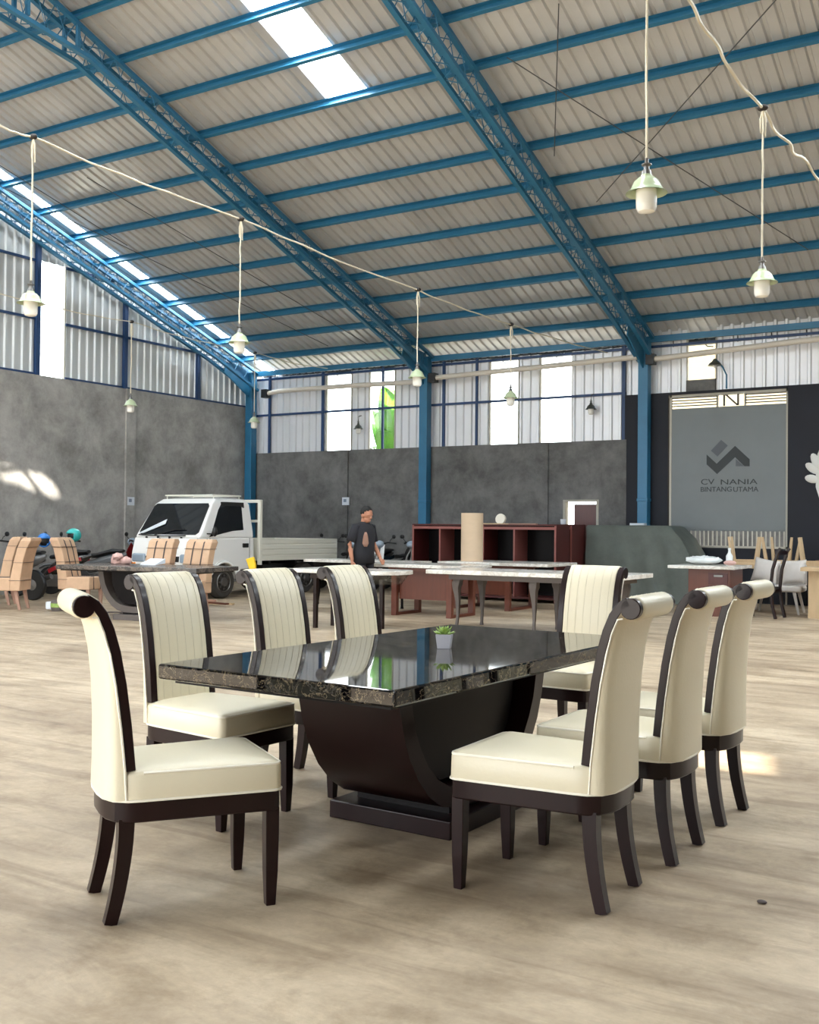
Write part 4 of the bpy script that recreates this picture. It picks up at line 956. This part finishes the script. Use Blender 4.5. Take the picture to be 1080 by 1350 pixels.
for k in range(26):
    x = GX0 + 0.12 + k * 0.082
    bm = nb(); box(bm, x - 0.012, x + 0.012, GY, GY + 0.02, 1.05, 1.35); fin('lower_bar', bm, M['gate_frame'], g)
def gpt(u, v):
    x = 870 + u / 5.143; y = 500 + v / 5.143
    Hh = 691.6 + 0.00963 * x; k = 0.01469 + (x - 883) / 150 * (0.01387 - 0.01469)
    return (-6.38 + (x - 883) * 0.01413, 1.33 + (Hh - y) * k)
TG = Matrix(((1, 0, 0, 0), (0, 0, -1, 0), (0, 1, 0, 0), (0, 0, 0, 1)))
def emblem(name, uv, m, off):
    bm = nb(); prism(bm, [gpt(u, v) for u, v in uv], -(GY - 0.001), -(GY - off), TG); return fin(name, bm, M[m], g)
emblem('emblem_diamond', [(345, 482), (415, 408), (460, 447), (390, 522)], 'sign_mid', 0.006)
emblem('emblem_roof', [(315, 508), (385, 571), (510, 449), (608, 540), (608, 588), (574, 588), (510, 526), (388, 641), (315, 575)], 'sign_dark', 0.006)
emblem('emblem_wall', [(515, 540), (515, 588), (572, 588)], 'sign_mid', 0.005)
def letters(txt, u0, u1, v0, v1, name):
    a = gpt(u0, v1 + 3); b = gpt(u1, v0)
    c = bpy.data.curves.new(name, 'FONT'); c.body = txt; c.size = 1.0; c.extrude = 0.004; c.offset = 0.0
    o = bpy.data.objects.new(name, c); COL.objects.link(o)
    bpy.context.view_layer.update(); w, h = o.dimensions.x, o.dimensions.y
    me = bpy.data.meshes.new_from_object(o); bpy.data.objects.remove(o)
    me.materials.clear(); me.materials.append(M['sign_dark'])
    o = bpy.data.objects.new(name, me); COL.objects.link(o); o.parent = g
    o.scale = ((b[0] - a[0]) / w, (b[1] - a[1]) / h, 1); o.rotation_euler = (PI / 2, 0, 0); o.location = (a[0], GY - 0.003, a[1])
letters('CV', 274, 366, 674, 710, 'lettering')
letters('NANIA', 408, 655, 674, 710, 'lettering')
letters('BINTANG', 272, 484, 726, 759, 'lettering')
letters('UTAMA', 497, 664, 726, 759, 'lettering')

# painted white flower spray on the navy wall
t = thing('wall_ornament', 'white flower spray ornament on the navy wall at the right edge', 'ornament', (-3.62, YB - 0.012, 2.0))
for a, ln, z in ((2.0, 0.34, 0.42), (2.5, 0.3, 0.38), (1.55, 0.36, 0.45), (1.1, 0.34, 0.42), (0.6, 0.3, 0.38), (2.9, 0.26, 0.26), (0.2, 0.26, 0.26)):
    bm = nb(); c = Vector((math.cos(a) * ln * 0.6, -0.01, z + math.sin(a) * ln * 0.6))
    ell(bm, (0, 0, 0), (ln * 0.5, 0.02, 0.075), 12, 7, Matrix.Translation(c) @ Matrix.Rotation(-a, 4, 'Y')); fin('petal', bm, M['white_petal'], t, smooth=60)
bm = nb(); tube(bm, [(0, -0.01, 0.4), (-0.02, -0.01, 0.15), (0.03, -0.01, -0.15)], [0.09, 0.07, 0.03], 8, flat=0.2); fin('stem', bm, M['white_petal'], t, smooth=60)

# wall notices
for loc, rz, lab in (((XL + 0.06, 16.06, 1.86), PI / 2, 'white paper notice on the left wall above the truck windscreen'), ((-14.05, YB - 0.045, 1.95), 0, 'white paper notice on the back wall pilaster left of the man')):
    t = thing('paper_notice', lab, 'notice', loc, rz)
    bm = nb(); box(bm, -0.1, 0.1, -0.002, 0.002, -0.09, 0.09); fin('sheet', bm, M['paper'], t)
    bm = nb(); box(bm, -0.06, 0.02, -0.004, -0.002, -0.02, 0.05); fin('print', bm, M['ink'], t)

# ------------------------------------------------------------------ furniture before the gate
t = thing('drawer_table', 'white marble table with a brown drawer base before the grey gate', 'table', (-5.28, 16.4, 0))
slab(0, 1.05, 0, 1.1, 0.79, 0.05, M['marble_white'], t)
bm = nb(); box(bm, 0.3, 0.95, 0.12, 0.9, 0.0, 0.74); fin('base', bm, M['brown'], t)
for k in range(2):
    bm = nb(); box(bm, 0.62, 0.92, 0.105, 0.12, 0.5 - 0.2 * k, 0.68 - 0.2 * k); dr = fin('drawer', bm, M['mahogany'], t)
    bm = nb(); box(bm, 0.71, 0.85, 0.09, 0.105, 0.62 - 0.2 * k, 0.65 - 0.2 * k); fin('handle', bm, M['steel'], dr)
t = thing('spray_bottle', 'clear spray bottle on the white drawer table', 'bottle', (-4.45, 16.95, 0.791))
bm = nb(); lathe(bm, [(0.05, 0), (0.055, 0.01), (0.055, 0.15), (0.025, 0.2), (0.02, 0.24), (0.026, 0.26), (0.02, 0.28)], 16); fin('body', bm, M['plastic'], t, smooth=40)
bm = nb(); ell(bm, (0, 0, 0.042), (0.1, 0.07, 0.04)); o = fin('rag', bm, M['pink_cloth'], smooth=60); o.location = (-4.35, 16.6, 0.80); tag(o, 'pink rag beside the spray bottle on the white table', 'cloth')
bm = nb(); ell(bm, (0, 0, 0.07), (0.28, 0.18, 0.065), 28, 14)
for v in bm.verts: v.co *= 1 + 0.16 * math.sin(v.co.x * 41 + 2) * math.sin(v.co.y * 53); v.co.z = max(0.004, v.co.z)
bm.verts.ensure_lookup_table(); o = fin('plastic_heap', bm, M['plastic'], smooth=60); o.location = (-4.9, 17.1, 0.79); tag(o, 'crumpled pale wrapping heap on the white drawer table', 'wrapping')
t = thing('dark_chair', 'dark bare wooden chair with curved back posts, right of the white drawer table', 'chair', (-3.93, 16.85, 0), PI - 0.15)
for s in (-1, 1):
    bm = nb(); bar(bm, [(-0.30, s * 0.19, 0), (-0.25, s * 0.19, 0.2), (-0.22, s * 0.19, 0.45), (-0.25, s * 0.19, 0.75), (-0.33, s * 0.19, 1.02), (-0.37, s * 0.19, 1.08)], 0.045, 0.04, up=Vector((1, 0, 0))); fin('back_post', bm, M['espresso'], t, bevel=0.004)
    bm = nb(); bar(bm, [(0.22, s * 0.2, 0), (0.22, s * 0.2, 0.45)], 0.04, 0.04, up=Vector((1, 0, 0))); fin('leg', bm, M['espresso'], t)
    bm = nb(); box(bm, -0.24, 0.24, s * 0.2 - 0.015, s * 0.2 + 0.015, 0.38, 0.45); fin('side_rail', bm, M['espresso'], t)
bm = nb(); box(bm, -0.22, 0.25, -0.21, 0.21, 0.44, 0.48); fin('seat', bm, M['black'], t)
bm = nb(); box(bm, -0.34, -0.31, -0.19, 0.19, 0.98, 1.04); fin('top_rail', bm, M['espresso'], t)
t = thing('raw_table', 'raw light wood table holding the upturned chairs before the gate', 'table', (-5.0, 18.45, 0))
bm = nb(); box(bm, 0, 1.75, 0, 0.85, 0.7, 0.74); fin('tabletop', bm, M['raw_wood'], t)
for x in (0.08, 1.67):
    for y in (0.08, 0.77): bm = nb(); bar(bm, [(x, y, 0), (x, y, 0.7)], 0.06, 0.06, up=Vector((0, 1, 0))); fin('leg', bm, M['raw_wood'], t)
def raw_chair(label):
    t = thing('raw_wood_chair', label, 'chair', group='upturned raw wood chairs')
    bm = nb(); box(bm, -0.22, 0.22, -0.22, 0.22, 0.0, 0.05); fin('seat', bm, M['raw_wood'], t, bevel=0.01)
    for sx in (-1, 1):
        for sy in (-1, 1):
            bm = nb(); bar(bm, [(sx * 0.19, sy * 0.19, 0.04), (sx * 0.25, sy * 0.24, 0.5)], [0.055, 0.035], [0.055, 0.035], up=Vector((0, 1, 0))); fin('leg', bm, M['raw_wood'], t)
    for s in (-1, 1): bm = nb(); box(bm, -0.2, 0.2, s * 0.2 - 0.012, s * 0.2 + 0.012, 0.04, 0.1); fin('rail', bm, M['raw_wood'], t)
    return t
rc = raw_chair('upturned raw wood chair at the left end of the raw table before the gate')
rc.location = (-4.68, 18.85, 0.741); rc.rotation_euler = (0, 0, 0.15)
dup(rc, 'upturned raw wood chair in the middle of the raw table', (-4.07, 18.9, 0.741), -0.1)
dup(rc, 'upturned raw wood chair at the right end of the raw table, before the navy wall', (-3.5, 18.85, 0.741), 0.12)
t = thing('upholstered_seat', 'wide pale grey seat on splayed wooden legs under two cushions', 'chair', (-3.9, 17.9, 0), 0.05)
bm = nb(); box(bm, -0.4, 0.4, -0.28, 0.3, 0.36, 0.46); fin('seat', bm, M['pale_fabric'], t, bevel=0.03, seg=3)
bm = nb(); box(bm, -0.4, 0.4, 0.24, 0.34, 0.44, 0.8); fin('backrest', bm, M['pale_fabric'], t, bevel=0.03, seg=3)
for sx in (-1, 1):
    for y, yy in ((-0.22, -0.28), (0.22, 0.3)):
        bm = nb(); bar(bm, [(sx * 0.36, yy, 0), (sx * 0.28, y, 0.37)], [0.03, 0.05], [0.03, 0.05], up=Vector((0, 1, 0))); fin('leg', bm, M['pale_fabric'], t)
def cushion(label, loc, rot, s=0.21):
    bm = nb(); n = 12; R = []
    def pt(i, j, sg):
        a, b = -1 + 2 * i / n, -1 + 2 * j / n
        k = (1 - a * a) * (1 - b * b); pin = 1 - 0.09 * (1 - abs(a)) * 1 * (abs(b) ** 6) - 0.0
        return (a * s * (1 - 0.08 * (1 - b * b) * abs(a) ** 4), sg * 0.085 * k ** 0.4 , b * s * (1 - 0.08 * (1 - a * a) * abs(b) ** 4))
    for sg in (-1, 1):
        V = [[bm.verts.new(pt(i, j, sg)) for j in range(n + 1)] for i in range(n + 1)]
        for i in range(n):
            for j in range(n): bm.faces.new((V[i][j], V[i + 1][j], V[i + 1][j + 1], V[i][j + 1]))
    bmesh.ops.remove_doubles(bm, verts=bm.verts[:], dist=0.0005)
    o = fin('cushion', bm, M['pale_fabric'], smooth=70); o.location = loc; o.rotation_euler = rot; tag(o, label, 'cushion')
cushion('pale grey cushion leaning at the left of the wide seat', (-4.1, 17.88, 0.69), (-0.25, 0.18, 0.1), 0.205)
cushion('pale grey cushion standing at the right of the wide seat', (-3.66, 17.9, 0.685), (-0.25, -0.05, -0.1), 0.2)
cushion('pale grey cushion on the raw table edge behind the dark chair', (-4.55, 18.45, 0.2), (-0.2, 0.1, 0.1), 0.2)
for x, z, lab in ((-3.05, 0, 'brown carton at the bottom of the stack under the white flower ornament'), (-3.08, 0.42, 'brown carton at the top of the stack under the white flower ornament')):
    t = thing('carton', lab, 'box', (x, 19.7, z), group='brown cartons by the navy wall')
    bm = nb(); box(bm, -0.55, 0.55, -0.25, 0.25, 0, 0.42); fin('body', bm, M['box_brown'], t, bevel=0.02)
    bm = nb()
    for q in (-0.3, 0.0, 0.3): box(bm, q - 0.012, q + 0.012, -0.254, -0.25, 0, 0.42)
    box(bm, -0.555, 0.555, -0.254, -0.25, 0.2, 0.22); fin('strap', bm, M['strap'], t)
t = thing('raw_pedestal_table', 'raw light wood table on a panel leg, cut by the right border', 'table', (-3.38, 17.0, 0))
bm = nb(); box(bm, 0, 1.5, 0, 0.8, 0.73, 0.79); fin('tabletop', bm, M['raw_wood'], t)
bm = nb(); box(bm, 0.1, 0.6, 0.1, 0.7, 0, 0.73); fin('pedestal', bm, M['raw_wood'], t)

# yellow strap roll behind the second cream chair
t = thing('yellow_broom', 'yellow bristled broom head upright before the truck bed', 'broom', (-10.6, 12.6, 0), 0.3)
bm = nb(); tube(bm, [(0, 0, 0.0), (0, 0, 0.62)], 0.012, 8); fin('handle', bm, M['raw_wood'], t)
bm = nb(); bar(bm, [(0.0, 0, 0.6), (-0.02, 0, 0.72), (-0.06, 0, 0.85)], [0.08, 0.12, 0.13], [0.05, 0.05, 0.06], up=Vector((0, 1, 0))); fin('head', bm, M['yellow'], t, bevel=0.01)

# ------------------------------------------------------------------ lamps and cables
def make_lamp(label, top, group, shade='shade', sc=1.0, cord=True):
    t = thing('pendant_lamp', label, 'lamp', group=group)
    bm = nb(); lathe(bm, [(0.066, 0.03), (0.072, 0.05), (0.072, 0.16)], 6)
    bm.free(); bm = nb(); n = 36; R = []
    for r, z in ((0.03, 0.0), (0.055, 0.008), (0.066, 0.03), (0.068, 0.06), (0.068, 0.15)):
        R.append([((r - (0.002 if k % 2 else 0)) * math.cos(2 * PI * k / n), (r - (0.002 if k % 2 else 0)) * math.sin(2 * PI * k / n), z) for k in range(n)])
    rings(bm, R); fin('glass_jar', bm, M['jar'], t, smooth=30)
    bm = nb(); lathe(bm, [(0.136, 0.128), (0.130, 0.135), (0.112, 0.142), (0.098, 0.17), (0.082, 0.205), (0.058, 0.228), (0.04, 0.236), (0.036, 0.25), (0.034, 0.25), (0.034, 0.232), (0.055, 0.222), (0.078, 0.2), (0.094, 0.165), (0.108, 0.137), (0.128, 0.128)], 32, cap=False); fin('lamp_shade', bm, M[shade], t, smooth=50)
    bm = nb(); lathe(bm, [(0.035, 0.245), (0.03, 0.275), (0.018, 0.29), (0.018, 0.31), (0.034, 0.315), (0.034, 0.322), (0.014, 0.328), (0.012, 0.36)], 16); fin('socket', bm, M['steel'] if shade == 'shade' else M[shade], t, smooth=40)
    if cord:
        bm = nb(); h = top; rr = random.Random(int(top * 1000))
        pts = [(0, 0, 0.35)] + [(rr.uniform(-.006, .006), rr.uniform(-.006, .006), 0.35 + (h - 0.4) * k / 8) for k in range(1, 8)] + [(0, 0, h - 0.04)]
        tube(bm, pts, 0.009, 6); fin('cord', bm, M['cable'], t, smooth=60)
        bm = nb(); tube(bm, [(0.0, 0, h), (0.03, 0.0, h - 0.12), (0.02, 0.01, h - 0.26), (-0.015, 0, h - 0.22), (-0.02, 0, h - 0.1), (0, 0, h - 0.02)], 0.009, 6); fin('cord_loop', bm, M['cable'], t, smooth=60)
        bm = nb(); ell(bm, (0, 0, h), (0.05, 0.035, 0.03)); fin('junction', bm, M['cable_dark'], t, smooth=60)
    t.scale = (sc, sc, sc) if sc != 1.0 else (1, 1, 1)
    return t
LG = 'pale green pendant lamps hung from the cables'
LZ = 3.42
for x, y, zt, lab in (
    (-2.30, 6.66, 5.2, 'pale green pendant lamp at upper right, largest of all and highest in view'),
    (-2.24, 9.58, 5.12, 'pale green pendant lamp near the right border, on the twisted white cable'),
    (-8.76, 6.93, 5.23, 'pale green pendant lamp at the left border, in front of the white gable window'),
    (-8.4, 9.67, 5.05, 'pale green pendant lamp hanging above the corner post, second along the long cable'),
    (-8.02, 13.18, 4.85, 'pale green pendant lamp beside the middle blue column, third along the long cable'),
    (-7.87, 15.98, 4.80, 'pale green pendant lamp before the bright third window, last along the long cable'),
    (-14.59, 13.79, 5.11, 'small pale green pendant lamp against the left grey wall, above the truck'),
    (-14.52, 17.22, 5.03, 'small pale green pendant lamp before the corner post')):
    p_ = make_lamp(lab, zt - LZ, LG); p_.location = (x, y, LZ)
for x, z, lab in ((-13.68, 3.5, 'small dark-shaded lamp under the girt between the first two windows'), (-8.0, 3.66, 'small dark-shaded lamp under the girt right of the fourth window')):
    p_ = make_lamp(lab, 0.4, 'dark wall lamps under the girt', 'shade_dark', 0.85, False); p_.location = (x, YB - 0.1, z)
    bm = nb(); tube(bm, [(0, 0, 0.35), (0, 0.02, 0.47), (0, 0.14, 0.5)], 0.012, 6); fin('hook', bm, M['cable_dark'], p_)
t = thing('gooseneck_lamp', 'dark gooseneck lamp on a blue bent pole above the grey gate', 'lamp', (-5.3, YB - 0.08, 4.02))
bm = nb(); tube(bm, [(0, 0, 0), (0, 0, 0.26), (-0.06, -0.03, 0.4), (-0.13, -0.06, 0.5), (-0.19, -0.08, 0.56)], 0.016, 8); fin('pole', bm, M['blue'], t, smooth=60)
bm = nb(); lathe(bm, [(0.13, 0.0), (0.1, 0.045), (0.05, 0.08), (0.03, 0.12), (0.012, 0.13)], 20, Matrix.Translation((-0.2, -0.08, 0.44))); fin('lamp_shade', bm, M['shade_dark'], t, smooth=50)
bm = nb(); ell(bm, (-0.2, -0.08, 0.44), (0.04, 0.04, 0.05)); fin('bulb', bm, M['jar'], t, smooth=60)
def cable(name, pts, sag, label, wavy=0.0, r=0.011, m='cable'):
    out = []; rr = random.Random(5)
    for (a, b) in zip(pts, pts[1:]):
        a, b = Vector(a), Vector(b)
        for k in range(10):
            s = k / 10; v = a.lerp(b, s); v.z -= sag * 4 * s * (1 - s)
            if k: v += Vector((rr.uniform(-1, 1), rr.uniform(-1, 1), rr.uniform(-1, 1))) * wavy
            out.append(v)
    out.append(Vector(pts[-1]))
    for _ in range(2):
        q = [out[0]]
        for u, v in zip(out, out[1:]): q += [u.lerp(v, 0.25), u.lerp(v, 0.75)]
        out = q + [out[-1]]
    bm = nb(); tube(bm, out, r, 6); tag(fin(name, bm, M[m], smooth=60), label, 'cable')
cable('power_cable', [(-8.9, 3.0, 5.6), (-8.8, 6.3, 5.26), (-8.76, 6.93, 5.23), (-8.4, 9.67, 5.05), (-8.02, 13.18, 4.85), (-7.87, 15.98, 4.80), (-7.6, 19.75, 4.86)], 0.03, 'long white cable from upper left, carrying four pendant lamps', 0.012)
cable('power_cable', [(-14.62, 8.8, 5.15), (-14.6, 10.9, 5.08), (-14.59, 13.79, 5.11), (-14.52, 17.22, 5.03), (-14.5, 19.8, 5.05)], 0.04, 'thin white cable along the left gable, carrying two small lamps', 0.015, 0.009)
cable('power_cable', [(-2.35, 4.0, 5.3), (-2.30, 6.66, 5.2), (-2.24, 9.58, 5.12), (-2.2, 12.2, 5.18), (-2.2, 16, 5.2)], 0.03, 'thick twisted white cable at upper right, carrying two pendant lamps', 0.03, 0.014)

# ------------------------------------------------------------------ the standing man
pm = thing('person', 'man in a black printed t-shirt standing behind the white tables, looking down', 'person', (-8.95, 13.2, 0), math.radians(-8))
def limb(bm, pts, rad, n=14, flat=1.0): tube(bm, pts, rad, n, True, flat)
def oval(x, y, z, a, b, n=20): return [(x + a * math.cos(2 * PI * k / n), y + b * math.sin(2 * PI * k / n), z) for k in range(n)]
bm = nb()
rings(bm, [oval(0.0, 0, 0.80, 0.10, 0.15), oval(0, 0, 0.92, 0.115, 0.165), oval(0.01, 0, 1.05, 0.105, 0.15), oval(0.01, 0, 1.2, 0.115, 0.165), oval(0.0, 0, 1.32, 0.105, 0.18), oval(-0.01, 0, 1.38, 0.075, 0.14), oval(-0.005, 0, 1.41, 0.055, 0.06)])
limb(bm, [(-0.01, 0, 1.36), (0.01, 0, 1.43), (0.03, 0, 1.50)], [0.06, 0.055, 0.055])
# head: skull, jaw, nose, ears
TH = Matrix.Translation((0.045, 0, 1.525)) @ Matrix.Rotation(0.28, 4, 'Y')
ell(bm, (0, 0, 0.025), (0.098, 0.076, 0.105), 20, 14, TH); ell(bm, (0.03, 0, -0.05), (0.066, 0.058, 0.062), 16, 10, TH)
ell(bm, (0.105, 0, -0.01), (0.018, 0.013, 0.025), 10, 8, TH); ell(bm, (0.085, 0, -0.055), (0.016, 0.028, 0.009), 10, 7, TH); ell(bm, (0.085, 0, -0.07), (0.016, 0.025, 0.009), 10, 7, TH)
ell(bm, (0.084, 0, 0.03), (0.016, 0.058, 0.010), 12, 7, TH)
for s in (-1, 1): ell(bm, (-0.005, s * 0.076, -0.005), (0.024, 0.011, 0.034), 10, 8, TH)
for s, el, ha in ((-1, (-0.06, -0.25, 1.08), (0.0, -0.255, 0.84)), (1, (-0.02, 0.25, 1.08), (0.16, 0.2, 0.88))):
    sh = Vector((-0.01, s * 0.185, 1.34)); el, ha = Vector(el), Vector(ha)
    limb(bm, [sh + Vector((0, -s * 0.06, 0.0)), sh, sh.lerp(el, 0.5), el, el.lerp(ha, 0.3), ha], [0.05, 0.052, 0.046, 0.038, 0.038, 0.026])
    d = (ha - el).normalized(); side = Vector((0, s, 0)); fw = Vector((1, 0, 0))
    limb(bm, [ha - d * 0.01, ha + d * 0.04, ha + d * 0.085], [0.024, 0.036, 0.036], 12, 0.55)
    for k, (o_, ln) in enumerate(((-0.026, 0.06), (-0.009, 0.072), (0.009, 0.068), (0.026, 0.055))):
        b0 = ha + d * 0.08 + fw * o_; curl = -side * 0.35
        limb(bm, [b0, b0 + d * ln * 0.5 + curl * 0.01, b0 + d * ln * 0.85 + curl * 0.05], [0.0095, 0.009, 0.008], 8)
    b0 = ha + d * 0.03 + fw * 0.03; limb(bm, [b0, b0 + (d * 0.7 + fw * 0.5) * 0.04, b0 + (d + fw * 0.3) * 0.06 - side * 0.01], [0.012, 0.011, 0.008], 8)
for s in (-1, 1):
    limb(bm, [(0, s * 0.085, 0.88), (0.005, s * 0.09, 0.7), (0.015, s * 0.095, 0.49), (-0.01, s * 0.1, 0.3), (-0.02, s * 0.1, 0.09)], [0.095, 0.08, 0.057, 0.054, 0.038])
    limb(bm, [(-0.06, s * 0.1, 0.035), (0.03, s * 0.105, 0.04), (0.13, s * 0.115, 0.025), (0.19, s * 0.12, 0.02)], [0.034, 0.042, 0.034, 0.018], 12, 0.8)
body = fin('body', bm, M['skin'], pm, smooth=180)
rm = body.modifiers.new('one_skin', 'REMESH'); rm.mode = 'VOXEL'; rm.voxel_size = 0.007; rm.use_smooth_shade = True
sm_ = body.modifiers.new('soften', 'SMOOTH'); sm_.factor = 0.5; sm_.iterations = 2
bm = nb(); rings(bm, [oval(0.005, 0, 0.80, 0.14, 0.195), oval(0.0, 0, 0.95, 0.136, 0.19), oval(0.012, 0, 1.08, 0.13, 0.18), oval(0.012, 0, 1.22, 0.132, 0.19), oval(0.0, 0, 1.33, 0.118, 0.2), oval(-0.01, 0, 1.39, 0.085, 0.15), oval(0.0, 0, 1.425, 0.064, 0.07)], cap=False)
for s, el in ((-1, (-0.06, -0.25, 1.08)), (1, (-0.02, 0.25, 1.08))):
    sh = Vector((-0.01, s * 0.18, 1.345)); el = Vector(el); tube(bm, [sh + Vector((0, -s * 0.09, 0.005)), sh, sh.lerp(el, 0.5), sh.lerp(el, 0.82)], [0.06, 0.068, 0.07, 0.074], 16, False)
o = fin('t_shirt', bm, M['shirt'], pm, smooth=60); o.modifiers.new('thickness', 'SOLIDIFY').thickness = 0.004
bm = nb(); R = []
for z in (1.05, 1.1, 1.16, 1.22, 1.27):
    w = {1.05: 0.14, 1.1: 0.3, 1.16: 0.26, 1.22: 0.2, 1.27: 0.09}[z]
    R.append([(0.012 + 0.136 * math.cos(a - 0.55) , 0.192 * math.sin(a - 0.55), z) for a in [-w + 2 * w * k / 8 for k in range(9)]])
rings(bm, R, cap=False, closed=False); pr = fin('shirt_print', bm, M['print'], o, smooth=60); pr.modifiers.new('thickness', 'SOLIDIFY').thickness = 0.002
bm = nb(); rings(bm, [oval(0, 0, 0.95, 0.125, 0.175), oval(0, 0, 0.85, 0.13, 0.185), oval(0, 0, 0.8, 0.12, 0.18)], cap=False)
for s in (-1, 1): tube(bm, [(0, s * 0.085, 0.88), (0.005, s * 0.09, 0.7), (0.012, s * 0.095, 0.49), (-0.01, s * 0.1, 0.3), (-0.02, s * 0.1, 0.06)], [0.105, 0.095, 0.08, 0.075, 0.07], 16, False)
o = fin('trousers', bm, M['trousers'], pm, smooth=60); o.modifiers.new('thickness', 'SOLIDIFY').thickness = 0.004
bm = nb(); ell(bm, (-0.012, 0, 0.042), (0.102, 0.084, 0.104), 24, 16, TH)
iT = TH.inverted(); bmesh.ops.delete(bm, geom=[v for v in bm.verts if (iT @ v.co).z < 0.0 + max(0, (iT @ v.co).x) * 1.1], context='VERTS')
o = fin('hair', bm, M['hair'], pm, smooth=60); o.modifiers.new('thickness', 'SOLIDIFY').thickness = 0.006
